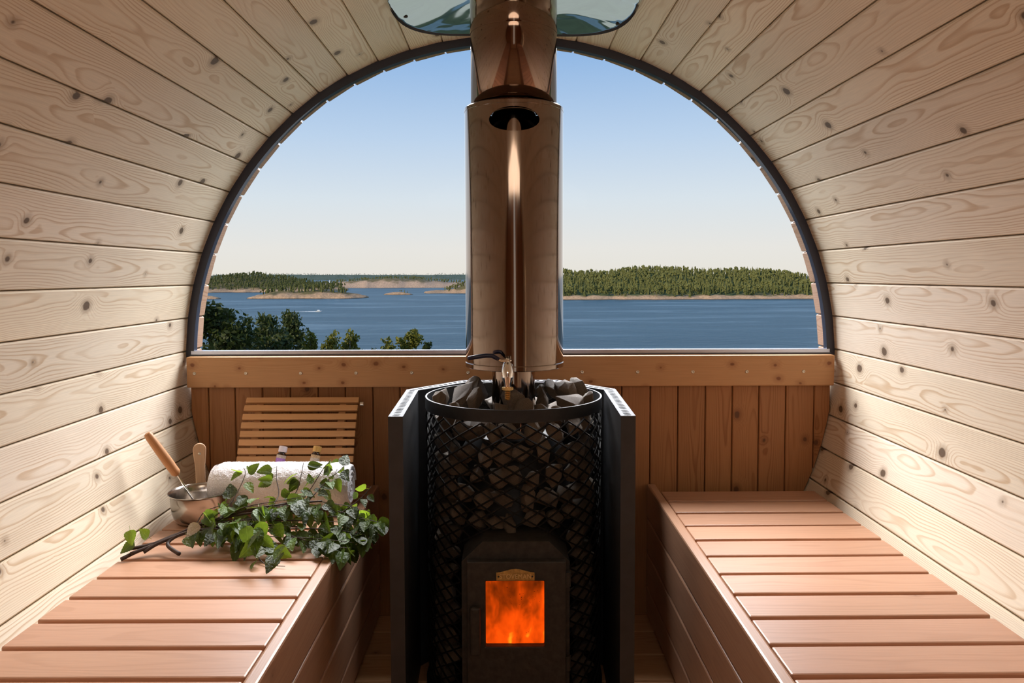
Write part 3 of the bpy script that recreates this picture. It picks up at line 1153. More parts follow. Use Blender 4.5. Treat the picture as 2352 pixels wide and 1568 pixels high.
PG = 'stones behind the stove mesh'
ORD = ['first', 'second', 'third', 'fourth', 'fifth', 'sixth', 'seventh', 'eighth', 'ninth', 'tenth', 'eleventh', 'twelfth', 'thirteenth']
z = .698
row = 0
while z > .045:
    nl_, nr_ = 0, 0
    spots_ = []
    na_ = 12
    for i in range(na_):
        a = radians(-183 + 186 * (i + .5 * (row % 2)) / na_ + rg.uniform(-2.5, 2.5))
        s_ = rg.uniform(.0325, .0375)
        rr = .2155 - s_ * .88
        x_, y_ = rr * cos(a), rr * sin(a)
        zz = z + rg.uniform(-.008, .008)
        if y_ < 0 and abs(x_) < .145 and zz < .452 and not (abs(x_) > .095 and zz > .455):
            continue
        spots_.append((x_, y_, zz, s_))
    spots_.sort()
    split = z < .452 + .02
    lefts = [q for q in spots_ if q[0] < 0]
    for i, (x_, y_, zz, s_) in enumerate(spots_):
        if not split:
            lb = 'rough stone behind the wire mesh, %s row under the rim, %s from the left' % (ORD[row], ORD[i])
        elif x_ < 0:
            lb = 'stone behind mesh left of the door, %s row under the rim, %s from left' % (ORD[row], ORD[i])
        else:
            lb = 'stone behind mesh right of the door, %s row under the rim, %s from right' % (ORD[row], ORD[len(spots_) - 1 - i])
        stone((SX + x_, SY + y_, zz), s_, lb, PG)
    z -= .0525
    row += 1
TG = 'stones heaped on top of the stove'
tops = [  # px, py(centre), size, label
    (1012, 918, .030, 'dark stone at the far left of the heap, against the rim'),
    (1064, 908, .047, 'big square-edged stone left of the flue in the heap'),
    (1104, 893, .042, 'grey sharp-ridged stone behind the big square one'),
    (1095, 925, .040, 'rounded brown stone in the front left of the heap'),
    (1103, 908, .016, 'small pale chip of stone lying between larger stones'),
    (1181, 925, .046, 'long flat stone leaning in front of the flue'),
    (1203, 937, .034, 'pale pointed stone at the front centre of the heap'),
    (1247, 920, .037, 'brown stone right of the flue in the heap'),
    (1234, 896, .022, 'small grey stone touching the right side of the flue'),
    (1271, 894, .036, 'broad stone at the back right of the heap'),
    (1300, 900, .036, 'dark slanted stone left of the pale upright one'),
    (1327, 893, .040, 'pale upright stone crowning the right of the heap'),
    (1309, 925, .042, 'wide flat-topped stone in the front right of the heap'),
    (1248, 939, .024, 'small brown stone at the front rim right of the pale point'),
    (1362, 918, .026, 'small stone at the far right of the heap by the rim'),
    (1045, 938, .022, 'small flat stone under the front left rim'),
    (1150, 940, .024, 'half-hidden stone at the front rim below the tap'),
    (1280, 941, .020, 'little stone half-hidden at the front right rim'),
]
for i, (px, py, s_, lb) in enumerate(tops):
    dep = SY - RB + .065 + (948 - py) / 62 * .20
    p = at_y(px, py, min(dep, SY + .10))
    q = Vector((p.x - SX, p.y - SY))
    if q.length > RB - s_ * .9 - .006:
        q = q.normalized() * (RB - s_ * .9 - .006)
    if q.length < .058 + s_ * .8:
        q = q.normalized() * (.058 + s_ * .8)
    stone((SX + q.x, SY + q.y, p.z), s_, lb, TG, None, STM[i % 10])
for i in range(14):   # filling layer under the heap
    a = 2 * pi * i / 14 + .2
    rr = .150 if i % 2 else .120
    stone((SX + rr * cos(a), SY + rr * sin(a), .706), .040, 'dark stone in the filling layer just under the heap', TG)

# ================================================================== BACKREST
br = tag(empty('slatted_backrest', (-.627, 2.15, BZ)), 'curved slatted wooden backrest leaning against the back wall', 'backrest')
path = [(y_, z_ - .0165 if z_ > .44 else z_) for y_, z_ in [(2.217, .703), (2.198, .683), (2.1825, .660), (2.170, .637), (2.159, .614), (2.148, .591), (2.137, .568), (2.127, .546), (2.118, .524), (2.111, .502), (2.107, .480), (2.109, .457), (2.118, .430)]]
slm = board_mesh('slat', .340, .0185, .011, .002)
slm.materials.append(M['rest'])
for i, (yy, zz) in enumerate(path):
    a = path[max(0, i - 1)]
    b = path[min(len(path) - 1, i + 1)]
    ang = atan2(a[1] - b[1], a[0] - b[0])
    o = keep(link('slat', slm), br)
    o.location = (-.627, yy, zz)
    o.rotation_euler = (ang, 0, 0)
for xx in (-.755, -.505):
    sup = MB()
    v_, f_ = [], []
    for i, (yy, zz) in enumerate(path):
        a = path[max(0, i - 1)]
        b = path[min(len(path) - 1, i + 1)]
        t = Vector((a[0] - b[0], a[1] - b[1])).normalized()
        nn = Vector((t.y, -t.x))
        for dx in (-.010, .010):
            for s_ in (.0062, .022):
                v_.append((xx + dx, yy + nn.x * s_, zz + nn.y * s_))
    for i in range(len(path) - 1):
        for q in ((0, 1, 5, 4), (2, 6, 7, 3), (0, 4, 6, 2), (1, 3, 7, 5)):
            f_.append(tuple(i * 4 + k for k in q))
    f_ += [(0, 2, 3, 1), tuple((len(path) - 1) * 4 + k for k in (0, 1, 3, 2))]
    keep(sup.add(v_, f_).build('support', M['rest']), br)
keep(MB().lathe([(0, 0), (.006, 0), (.006, .010), (0, .010)], 12, Matrix.Translation((-.452, 2.208, .678)) @ Matrix.Rotation(pi / 2, 4, 'Y')).build('bolt', M['screw']), br)

# ================================================================== TOWEL (rolled)
tw_ = tag(empty('rolled_towel', (-.634, 2.030, BZ)), 'white terry towel rolled up in front of the backrest', 'towel')
vv, ff = [], []
nl, na = 90, 96
TL, TRR = .376, .0655


def towel_r(a, t):
    r_ = TRR + .0012 * mnoise.noise(Vector((cos(a) * 2, sin(a) * 2, t * 9))) + .0022 * mnoise.noise(Vector((cos(a) * 22, sin(a) * 22, t * 110)))
    r_ += .0010 * mnoise.noise(Vector((cos(a) * 60, sin(a) * 60, t * 300)))
    e_ = min(t, 1 - t) * TL
    if e_ < .030:
        r_ -= .014 * (1 - e_ / .030) ** 2.4
    # the loose end of the roll makes a small step
    return r_ + (.003 if .2 < (a % (2 * pi)) < .9 else 0)


for j in range(nl + 1):
    t = j / nl
    for i in range(na):
        a = 2 * pi * i / na
        r_ = towel_r(a, t)
        z_ = r_ * sin(a) * .985
        z_ = max(z_, -TRR + .004)
        vv.append((-TL / 2 + TL * t + .006 * mnoise.noise(Vector((cos(a) * 2, sin(a) * 2, 7 + 3 * round(t)))) * (1 if t in (0, 1) else 0), r_ * cos(a) * 1.03, z_ + TRR))
for j in range(nl):
    for i in range(na):
        i2 = (i + 1) % na
        ff.append((j * na + i, j * na + i2, (j + 1) * na + i2, (j + 1) * na + i))
MB().add(vv, ff).build('roll', M['terry'], tw_, None, True)
for end in (-1, 1):
    vv, ff = [], []
    nsp, w2 = 150, 2
    # spiral of folded cloth seen on the end
    for i in range(nsp + 1):
        t = i / nsp
        a = t * 2 * pi * 3.4
        r0 = .052 * (1 - t) + .004
        for (dr_, dx) in ((-.0062, -.004), (-.0035, .0035), (0, .006), (.0035, .0035), (.0062, -.004)):
            rr = max(.001, r0 + dr_)
            vv.append((end * (TL / 2 - .002 + dx + .0015 * mnoise.noise(Vector((a * 3, dr_ * 300, end)))), rr * cos(a) * 1.03, rr * sin(a) + TRR))
    for i in range(nsp):
        for k in range(4):
            ff.append((i * 5 + k, i * 5 + k + 1, i * 5 + 6 + k, i * 5 + 5 + k))
    MB().add(vv, ff).build('spiral_end', M['terry'], tw_, None, True, False)

# ================================================================== BOTTLES


def bottle(x, capc, labc1, labc2, label, lean, roll_):
    b = tag(empty('oil_bottle', (x, 2.080, .5215)), label, 'bottle', 'essential oil bottles behind the towel')
    b.rotation_euler = (lean, roll_, 0)
    gm = plain('amber_glass', (.030, .012, .008), .12, 0, .6)
    o = MB().lathe([(0, 0), (.0118, 0), (.0130, .0015), (.0130, .033), (.0118, .0365), (.0085, .0385), (.0085, .043), (0, .043)], 28).build('glass_body', gm, b)
    autosmooth(o, 40)
    o = MB().lathe([(0, .0405), (.0112, .0405), (.0118, .0412), (.0118, .0555), (.0108, .0570), (0, .0572)], 28).build('cap', plain('bottle_cap', capc, .4), b)
    autosmooth(o, 40)
    N = NT('printed_label')
    oo = N.sep(N.coord())
    lines = N.math('GREATER_THAN', N.math('FRACT', N.math('MULTIPLY', oo[2], 330.0)), .62)
    txt = N.math('GREATER_THAN', N.noise(N.vmath('MULTIPLY', N.coord(), (700, 700, 330)), 1.0, 1), .5)
    band = N.maprange(oo[2], .0215, .0235)
    c = N.mix(band, labc2, labc1)
    c = N.mix(N.math('MULTIPLY', N.math('MULTIPLY', lines, txt), .7), c, (.05, .03, .06))
    N.bsdf(c, .45)
    o = MB().lathe([(.0131, .004), (.0133, .004), (.0133, .0315), (.0131, .0315)], 28).build('paper_label', N.mat, b)
    autosmooth(o, 40)
    return b


bottle(-.660, (.82, .74, .80), (.62, .52, .42), (.42, .18, .55), 'small dark oil bottle with white cap and purple label', radians(-20), radians(9))
bottle(-.562, (.66, .38, .11), (.62, .42, .22), (.60, .50, .40), 'small dark oil bottle with ochre cap and cream label', radians(-20), radians(9))

# ================================================================== PAIL AND LADLE
PX, PY_ = -.822, 1.930
pail = tag(empty('steel_pail', (PX, PY_, BZ)), 'small round steel pail with upright wooden handle on the left bench', 'pail')
o = MB().lathe([(0, .001), (.052, .001), (.061, .006), (.067, .016), (.0715, .032), (.0738, .055), (.0750, .074), (.0785, .0785), (.0800, .0800), (.0795, .0815), (.0775, .0805), (.0735, .075), (.0722, .055), (.070, .033), (.0655, .018), (.059, .009), (0, .006)], 72).build('bowl', M['pail'], pail)
autosmooth(o, 60)
# paddle-shaped handle
hp = []
prof = [(.0135, 0), (.0125, .02), (.0122, .045), (.0130, .065), (.0150, .085), (.0165, .100), (.0168, .109)]
for w_, z_ in prof: hp.append((w_ + (.004 if z_ == 0 else 0), z_))
for i in range(1, 9):
    a = pi * i / 9
    hp.append((.0168 * cos(a), .109 + .0168 * sin(a)))
hp += [(-a, b) for a, b in reversed([(w_ + (.004 if z_ == 0 else 0), z_) for w_, z_ in prof])]
ph_ = MB().prism(hp, -.006, .006, 'xz').build('handle', M['handle_pale'], pail, (-.0325, .0815, .062))
bevel_obj(ph_, .0022, 2, 50)
ph_.rotation_euler = (radians(-4), radians(-1), radians(20))
MB().lathe([(0, .0075), (.0035, .0072), (.0042, .006)], 12, Matrix.Translation((0, 0, .098)) @ Matrix.Rotation(pi / 2, 4, 'X')).build('rivet', M['screw'], ph_, None, True)

ladle = tag(empty('ladle', (PX, PY_, BZ)), 'sauna ladle with turned wooden handle and steel rod standing in the pail', 'ladle')
ltop, lmid, lrod = at_y(337, 994, 1.86), at_y(408, 1091, 1.885), at_y(447, 1152, 1.905)
dirv = (lmid - ltop).normalized()
L0 = (lmid - ltop).length
hm = MB()
pts_r = [(0, .004), (.002, .0085), (.010, .0105), (.03, .0112), (.06, .0120), (.09, .0124), (L0 - .012, .0118), (L0 - .009, .0122), (L0 - .004, .0095), (L0, .0060)]
hm.lathe([(0, 0)] + [(r_, -d_) for d_, r_ in pts_r] + [(0, -L0)], 24)
o = hm.build('handle', M['handle'])
o.rotation_euler = (-dirv).to_track_quat('Z', 'Y').to_euler()
keep(o, ladle)
o.location = ltop
autosmooth(o, 50)
tip = lrod + (lrod - lmid).normalized() * .035
tip.z = max(tip.z, BZ + .020)
o = keep(MB().tube([lmid - dirv * .002, lmid.lerp(lrod, .5), lrod, tip], .0026, 10).build('rod', M['chrome']), ladle)
autosmooth(o, 60)
o = keep(MB().lathe([(0, .0), (.016, .0008), (.024, .007), (.027, .015), (.0262, .015), (.023, .008), (.015, .002), (0, .0014)], 28, Matrix.Translation((tip.x + .012, tip.y + .006, BZ + .011))).build('scoop', M['scoop']), ladle)
autosmooth(o, 60)

# ================================================================== BIRCH WHISK
whisk = tag(empty('birch_whisk', (-.60, 1.72, BZ)), 'bundle of fresh leafy birch twigs lying on the left bench before the towel', 'birch whisk')
rgw = random.Random(21)


def leaf_mesh(seed):
    rg = random.Random(seed)
    n = 14
    vv, ff = [], []
    fold = rg.uniform(.10, .38)
    curl = rg.uniform(-.25, .45)
    twist = rg.uniform(-.3, .3)
    for i in range(n + 1):
        t = i / n
        w = .375 * max(0, sin(pi * t ** .62)) ** .80 * (1 - .18 * t) if 0 < t < 1 else 0.002
        w *= 1 + (.045 if i % 2 else -.035)
        zc = -curl * t * t * .7
        tw = twist * (t - .3)
        for s_ in (-1, -.5, 0, .5, 1):
            x_ = s_ * w
            z_ = zc + abs(s_) * w * fold + x_ * tw + .010 * rg.uniform(-1, 1) * abs(s_)
            vv.append((x_ * cos(fold * .5), t + (.02 if abs(s_) == 1 and i % 2 else 0), z_))
    for i in range(n):
        for k in range(4):
            a = i * 5 + k
            ff.append((a, a + 1, a + 6, a + 5))
    # petiole
    o = len(vv)
    vv += [(-.010, 0, 0), (.010, 0, 0), (.008, -.30, .03), (-.008, -.30, .03)]
    ff.append((o, o + 3, o + 2, o + 1))
    me = from_data('leaf', vv, ff)
    for p in me.polygons: p.use_smooth = True
    return me


LFM = []
for s_ in range(9):
    me = leaf_mesh(s_)
    me.materials.append(M['leaf'])
    LFM.append(me)
dry = leaf_mesh(31)
dry.materials.append(M['leaf_dry'])
n_leaf = 0


def add_leaf(base, direction, normal, size, mesh=None):
    """base = where the petiole meets the twig"""
    global n_leaf
    if n_leaf >= 298: return
    d = direction.normalized()
    nrm = (normal - d * normal.dot(d))
    if nrm.length < 1e-3: nrm = d.orthogonal()
    nrm.normalize()
    x_ = d.cross(nrm)
    mm = Matrix((x_, d, nrm)).transposed().to_4x4() @ Matrix.Scale(size, 4)
    mm.translation = base + d * size * .3
    # keep the blade above the bench
    for q in (mm @ Vector((0, 1, 0)), mm @ Vector((.3, .6, 0)), mm @ Vector((-.3, .6, 0))):
        if q.x < -.435 and q.z < BZ + .004:
            mm.translation += Vector((0, 0, BZ + .004 - q.z))
    o = link('leaf', mesh or rgw.choice(LFM))
    o.parent = whisk
    o.matrix_parent_inverse = Matrix.Translation(whisk.location).inverted()
    o.matrix_basis = mm
    n_leaf += 1
    return o


def spline(pts, n):
    pts = [Vector(p) for p in pts]
    out = []
    for i in range(len(pts) - 1):
        p0, p1, p2, p3 = pts[max(0, i - 1)], pts[i], pts[i + 1], pts[min(len(pts) - 1, i + 2)]
        for k in range(n):
            t = k / n
            out.append(.5 * ((2 * p1) + (-p0 + p2) * t + (2 * p0 - 5 * p1 + 4 * p2 - p3) * t * t + (-p0 + 3 * p1 - 3 * p2 + p3) * t ** 3))
    out.append(pts[-1])
    return out


def twig(pts, r0, r1, leaves, lsize, droop=.5, start=.15):
    w = [at_y(*p) for p in pts]
    sp_ = spline(w, 7)
    n = len(sp_)
    for q in sp_:
        if q.x < -.43: q.z = max(q.z, BZ + .004)
    o = MB().tube(sp_, [r0 + (r1 - r0) * i / (n - 1) for i in range(n)], 6).build('twig', M['twig'], None, None, True)
    keep(o, whisk)
    for k in range(leaves):
        t = start + (1 - start) * (k + rgw.uniform(.1, .9)) / leaves
        i = min(n - 2, int(t * (n - 1)))
        p = sp_[i].lerp(sp_[i + 1], t * (n - 1) - i)
        tan_ = (sp_[i + 1] - sp_[i]).normalized()
        side = tan_.cross(Vector((0, 0, 1)))
        if side.length < .2: side = Vector((0, -1, 0))
        d = tan_ * rgw.uniform(.0, .6) + side.normalized() * rgw.choice((-1, 1)) * rgw.uniform(.3, 1) + Vector((0, 0, -rgw.uniform(-.15, 1) * droop * 1.6)) + Vector((0, -rgw.uniform(0, .6), 0))
        nr = Vector((rgw.uniform(-.7, .7), rgw.uniform(-1.0, .1), rgw.uniform(.2, 1)))
        add_leaf(p, d, nr, lsize * rgw.uniform(.78, 1.26))


# thick stems of the bundle
stems = [
    [(278, 1284, 1.648), (350, 1250, 1.70), (440, 1215, 1.74), (540, 1195, 1.76), (650, 1190, 1.77)],
    [(288, 1262, 1.665), (360, 1246, 1.70), (450, 1210, 1.745), (560, 1180, 1.77), (700, 1172, 1.79)],
    [(330, 1268, 1.675), (370, 1245, 1.70), (450, 1218, 1.735), (560, 1205, 1.75), (690, 1210, 1.76)],
    [(412, 1272, 1.668), (385, 1247, 1.70), (440, 1220, 1.73), (560, 1215, 1.74), (680, 1225, 1.745)],
    [(300, 1272, 1.66), (380, 1240, 1.71), (470, 1200, 1.75), (600, 1165, 1.79), (740, 1150, 1.81)],
]
for s_ in stems: twig(s_, .0048, .0022, 0, .04)
# leafy twigs: pixel track with depth, number of leaves
tw_list = [
    ([(560, 1180, 1.77), (660, 1160, 1.79), (760, 1170, 1.80), (868, 1198, 1.80)], 22, .040),
    ([(600, 1165, 1.79), (700, 1150, 1.81), (790, 1160, 1.83), (850, 1175, 1.83)], 20, .040),
    ([(600, 1195, 1.76), (700, 1195, 1.77), (790, 1200, 1.78), (862, 1215, 1.78)], 20, .040),
    ([(520, 1205, 1.735), (640, 1212, 1.74), (760, 1215, 1.75), (840, 1228, 1.75)], 24, .042),
    ([(480, 1212, 1.725), (600, 1230, 1.71), (720, 1236, 1.71), (815, 1246, 1.71)], 26, .042),
    ([(470, 1200, 1.75), (520, 1165, 1.78), (545, 1130, 1.82), (563, 1090, 1.86), (560, 1074, 1.87)], 11, .034),
    ([(500, 1195, 1.75), (560, 1165, 1.77), (640, 1150, 1.79), (700, 1140, 1.80)], 18, .044),
    ([(620, 1170, 1.79), (640, 1135, 1.84), (635, 1100, 1.87), (636, 1070, 1.89)], 7, .032),
    ([(650, 1165, 1.80), (680, 1130, 1.85), (692, 1090, 1.88), (697, 1062, 1.90)], 9, .036),
    ([(680, 1165, 1.80), (715, 1120, 1.86), (740, 1080, 1.89), (760, 1056, 1.90)], 11, .036),
    ([(700, 1160, 1.81), (745, 1110, 1.87), (775, 1085, 1.90), (790, 1070, 1.91)], 10, .036),
    ([(780, 1180, 1.81), (815, 1155, 1.83), (838, 1135, 1.84), (852, 1118, 1.85)], 5, .030),
    ([(450, 1215, 1.735), (520, 1225, 1.715), (575, 1252, 1.685), (600, 1295, 1.635)], 20, .042),
    ([(560, 1225, 1.72), (585, 1268, 1.66), (615, 1300, 1.62), (655, 1306, 1.61)], 12, .040),
    ([(430, 1218, 1.73), (480, 1205, 1.735), (540, 1195, 1.74), (590, 1195, 1.75)], 24, .044),
    ([(640, 1220, 1.735), (700, 1240, 1.71), (760, 1254, 1.695), (805, 1258, 1.69)], 16, .040),
    ([(720, 1190, 1.78), (790, 1185, 1.79), (850, 1195, 1.79), (874, 1200, 1.79)], 12, .034),
    ([(450, 1205, 1.74), (470, 1175, 1.765), (510, 1160, 1.78), (545, 1150, 1.79)], 12, .042),
]
for pts, n_, ls in tw_list: twig(pts, .0016, .0006, n_, ls)
# single leaves on the bare stems
for (px, py, Y, dx, dz, s_) in ((318, 1262, 1.672, -.9, -.9, .036), (348, 1238, 1.70, -.3, .6, .036), (425, 1222, 1.72, .5, -.4, .042), (300, 1285, 1.65, .3, -.6, .036)):
    add_leaf(at_y(px, py, Y), Vector((dx, -.5, dz)), Vector((.1, -.6, .6)), s_)
add_leaf(at_y(462, 1190, 1.735), Vector((-.35, -.5, -.6)), Vector((.1, -.8, .5)), .040, dry)

# ================================================================== OUTDOORS
WZ = -29.0
sea = MB().add([(-7000, 60, WZ), (7000, 60, WZ), (7000, 14000, WZ), (-7000, 14000, WZ)], [(0, 1, 2, 3)]).build('sea', M['water'])
tag(sea, 'blue rippled sea inlet beyond the window', 'water', None, 'stuff')

# grassy slope falling from the sauna to the shore
vv, ff = [], []
nx, ny = 40, 30
prof_h = lambda y_: -.35 - max(0, y_ - 3.2) * .245


def ground_z(x_, y_):
    return max(WZ - 2, prof_h(y_) + mnoise.noise(Vector((x_ * .05, y_ * .05, 0))) * min(1.0, y_ * .03))


for j in range(ny + 1):
    for i in range(nx + 1):
        x_ = -150 + 300 * i / nx
        y_ = 2.45 + 125 * (j / ny) ** 1.5
        vv.append((x_, y_, ground_z(x_, y_)))
for j in range(ny):
    for i in range(nx):
        a = j * (nx + 1) + i
        ff.append((a, a + 1, a + nx + 2, a + nx + 1))
hs = MB().add(vv, ff).build('hillside', M['grass'], None, None, True)
tag(hs, 'grassy slope falling from the sauna towards the shore', None, None, 'structure')


def conifer_mesh(seed, kind):
    rg = random.Random(seed)
    b = MB()
    if kind == 'spruce':
        tiers = 5
        for k in range(tiers):
            z0 = .06 + .80 * k / tiers
            z1 = min(1.0, z0 + .36)
            r_ = .17 * (1 - k / tiers) ** .8 + .025
            n_ = 8
            a0 = rg.uniform(0, 6)
            v_ = [(0, 0, z1)]
            for i in range(n_):
                rr = r_ * (rg.uniform(.75, 1.15) if i % 2 else rg.uniform(.5, .75))
                a = a0 + 2 * pi * i / n_
                v_.append((rr * cos(a), rr * sin(a), z0 - (.03 if i % 2 else 0)))
            b.add(v_, [(0, 1 + i, 1 + (i + 1) % n_) for i in range(n_)])
    else:
        for k in range(5):
            cx_, cy_, cz_ = rg.uniform(-.09, .09), rg.uniform(-.09, .09), rg.uniform(.48, .86)
            rr = rg.uniform(.11, .17)
            v_, f_ = [], []
            bm = bmesh.new()
            bmesh.ops.create_icosphere(bm, subdivisions=1, radius=1)
            bm.verts.ensure_lookup_table()
            for v in bm.verts:
                j_ = rg.uniform(.7, 1.15)
                v_.append((cx_ + v.co.x * rr * j_, cy_ + v.co.y * rr * j_, cz_ + v.co.z * rr * j_ * .9))
            f_ = [tuple(v.index for v in f.verts) for f in bm.faces]
            bm.free()
            b.add(v_, f_)
        b.tube([(0, 0, 0), (0, 0, .6)], .016, 4, False)
    return b


CON = [(conifer_mesh(i, 'spruce'), None) for i in range(4)] + [(conifer_mesh(10 + i, 'pine'), None) for i in range(4)]
CONM = []
for b, _ in CON:
    me = b.mesh('conifer', True)
    me.materials.append(M['conifer'])
    CONM.append(me)
rgt = random.Random(77)
n_con = 0


def land(name, px0, px1, py, depth, hfun, mat, label, nx=60, ny=14, rough=1.0):
    """an island or shore rising out of the sea; hfun(u, v) = ground height in metres"""
    a = at_z(px0, py, WZ)
    b = at_z(px1, py, WZ)
    yb = (a.y + b.y) / 2

    def pt(u, v):
        x_ = a.x + (b.x - a.x) * u
        endd = min(u, 1 - u) * 2
        bay = (mnoise.noise(Vector((u * 9, px0 * .1, 0))) * .05 + mnoise.noise(Vector((u * 27, px0 * .1, 3))) * .02) * depth
        taper = min(1.0, endd * 5) ** .5
        y_ = yb + bay + depth * (.5 + (v - .5) * taper) - depth * .5 * (1 - taper) * 0
        z_ = hfun(u, v) * taper
        if 0 < v < 1:
            z_ += rough * (mnoise.noise(Vector((x_ * .03, y_ * .03, 1))) * 2.0 + mnoise.noise(Vector((x_ * .12, y_ * .12, 2))) * .8) * min(1, v * 16)
        return Vector((x_, y_, z_))
    vv, ff = [], []
    for j in range(ny + 1):
        v = (j / ny) ** 1.3
        for i in range(nx + 1):
            p = pt(i / nx, v)
            if j in (0, ny) or i in (0, nx): p.z = -1.5
            vv.append(p)
    for j in range(ny):
        for i in range(nx):
            q = j * (nx + 1) + i
            ff.append((q, q + 1, q + nx + 2, q + nx + 1))
    o = MB().add(vv, ff).build(name, mat, None, (0, 0, WZ), True)
    tag(o, label, None, None, 'structure')
    return pt


def plant(pt, n_ind, n_stuff, u0, u1, v0, v1, h0, h1, label, group, stuff_name, stuff_label, mat=None, kinds=range(8), gap=3.9):
    global n_con
    spots = []
    placed, tries = [], 0
    while len(spots) < n_ind + n_stuff and tries < 40 * (n_ind + n_stuff):
        tries += 1
        u, v = rgt.uniform(u0, u1), v0 + (v1 - v0) * rgt.random() ** .9
        q = pt(u, v)
        if all((q.x - w_.x) ** 2 + (q.y - w_.y) ** 2 > gap * gap for w_ in placed[-900:]):
            placed.append(q)
            spots.append((u, v))
    spots.sort(key=lambda s_: s_[1])
    big = MB()
    for k, (u, v) in enumerate(spots):
        p = pt(u, v)
        p.z += WZ - .4
        h_ = rgt.uniform(h0, h1)
        kd = rgt.choice(list(kinds))
        rz = rgt.uniform(0, 6.3)
        sx_ = h_ * rgt.uniform(.7, 1.05)
        if k < n_ind:
            o = link('conifer', CONM[kd], None, None, p)
            o.rotation_euler = (0, 0, rz)
            o.scale = (sx_, sx_, h_)
            tag(o, label, 'tree', group)
        else:
            mm = Matrix.Translation(p - Vector((0, 0, WZ))) @ Matrix.Rotation(rz, 4, 'Z') @ Matrix.Diagonal((sx_, sx_, h_, 1))
            big.add(CON[kd][0].v, CON[kd][0].f, mm)
    if n_stuff:
        o = big.build(stuff_name, mat or M['conifer'], None, (0, 0, WZ), False, False)
        tag(o, stuff_label, 'forest', None, 'stuff')


ss = lambda t: max(0.0, min(1.0, t)) ** 2 * (3 - 2 * max(0.0, min(1.0, t)))
# wooded shore to the right of the flue
hA = lambda u, v: 4.5 * ss(v * 14) + (23 + 3.5 * exp(-((u - .55) / .16) ** 2) + 2 * sin(u * 17) - 6 * ss((u - .75) / .25)) * ss((v - .06) / .8)
ptA = land('far_shore', 1150, 2120, 688, 330, hA, M['land'], 'long wooded shore with pale rocks right of the flue', 200, 40, 1.8)
plant(ptA, 190, 2300, .05, .97, .045, .98, 9, 15, 'small green conifer at the waterline of the wooded shore right of the flue', 'conifers on the right-hand shore',
      'forest', 'dense conifer forest covering the shore right of the flue')
# headland at the far left
hB = lambda u, v: 5.0 * ss(v * 10) + (20 * exp(-((u - .38) / .30) ** 2) + 4) * ss((v - .06) / .8) * (1 - ss((u - .62) / .38) * .75)
ptB = land('headland', 300, 745, 672, 300, hB, M['land_rocky'], 'wooded rocky headland at the left edge of the view', 90, 24, 2.2)
plant(ptB, 30, 900, .2, .93, .10, .98, 8, 13, 'conifer on the rocky headland at the left edge of the view', 'conifers on the left headland', 'forest', 'conifer forest on the headland at the left of the view')
# wooded island
hC = lambda u, v: (2.6 + 7.5 * sin(pi * u) ** 1.2) * sin(pi * min(1, v * 1.05 + .02)) ** .7
ptC = land('island', 553, 832, 686, 70, hC, M['land_rocky'], 'low rocky island with conifers in the middle of the inlet', 90, 18, 1.4)
plant(ptC, 80, 0, .10, .80, .28, .85, 8, 13, 'conifer standing on the low rocky island in the inlet', 'conifers on the rocky island', '', '')
# skerry, left rocks, right point
hD = lambda u, v: 4.0 * sin(pi * u) ** .7 * sin(pi * v)
ptD = land('skerry', 878, 948, 677, 22, hD, M['land_rocky'], 'tiny bare rock islet left of the flue', 30, 8, .3)
plant(ptD, 5, 0, .25, .85, .4, .7, 2.5, 6, 'little pine on the tiny rock islet left of the flue', 'pines on the tiny islet', '', '')
ptD2 = land('rock_islet', 440, 500, 687, 18, hD, M['land_rocky'], 'low bare rock by the left edge of the window', 24, 8, .3)
hE = lambda u, v: (3.0 + 18 * ss((u - .18) / .5)) * ss(v * 3 + .1)
ptE = land('point', 965, 1190, 674, 130, hE, M['land_rocky'], 'rocky wooded point running out from behind the flue', 50, 12)
plant(ptE, 40, 110, .22, .96, .15, .95, 7, 11, 'conifer on the rocky point beside the flue', 'conifers on the point', 'forest', 'conifers massed on the point beside the flue')
# rocky peninsula behind the islands
hF = lambda u, v: (9 + 13 * exp(-((u - .5) / .28) ** 2)) * ss(v * 3.2 + .1)
M['land_bare'] = land_mat('bare_rock_hill', (.20, .16, .08), (.62, .42, .29), 15.0)
ptF = land('peninsula', 690, 1090, 661.5, 220, hF, M['land_bare'], 'bare rocky peninsula with scattered trees behind the islands', 70, 14, 1.6)
plant(ptF, 0, 330, .08, .95, .30, .98, 6, 10, '', '', 'forest', 'sparse conifers on the rocky peninsula behind the islands')
# far ridges
hG = lambda u, v: (36 + 8 * mnoise.noise(Vector((u * 6, 0, 0)))) * ss(v * 2.2)
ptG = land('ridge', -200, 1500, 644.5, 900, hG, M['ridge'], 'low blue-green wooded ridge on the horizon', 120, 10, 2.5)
plant(ptG, 0, 1500, .05, .95, .05, .6, 9, 16, '', '', 'forest', 'far forest along the ridge on the horizon', M['conifer_hazed'])

# boats
mb_p = at_z(733, 716, WZ)
boat = tag(empty('motorboat', (mb_p.x, mb_p.y, WZ)), 'small white motorboat speeding across the inlet', 'boat')
hull = []
v_, f_ = [], []
secs = [(-2.6, .95, .0, .75), (-1.5, 1.05, -.05, .8), (0, 1.05, -.05, .9), (1.4, .75, .0, 1.05), (2.5, .12, .35, 1.25)]
for x_, w_, zb, zt in secs:
    v_ += [(x_, -w_, zt), (x_, -w_ * .7, zb), (x_, w_ * .7, zb), (x_, w_, zt)]
for i in range(4):
    for k in range(4):
        k2 = (k + 1) % 4
        f_.append((i * 4 + k, i * 4 + k2, i * 4 + 4 + k2, i * 4 + 4 + k))
f_ += [(0, 3, 2, 1), (16, 17, 18, 19)]
MB().add(v_, f_).build('hull', M['white_paint'], boat)
MB().prism([(-1.4, .8), (.9, .8), (.4, 1.75), (-1.3, 1.75)], -.75, .75, 'xz').build('cabin', M['white_paint'], boat)
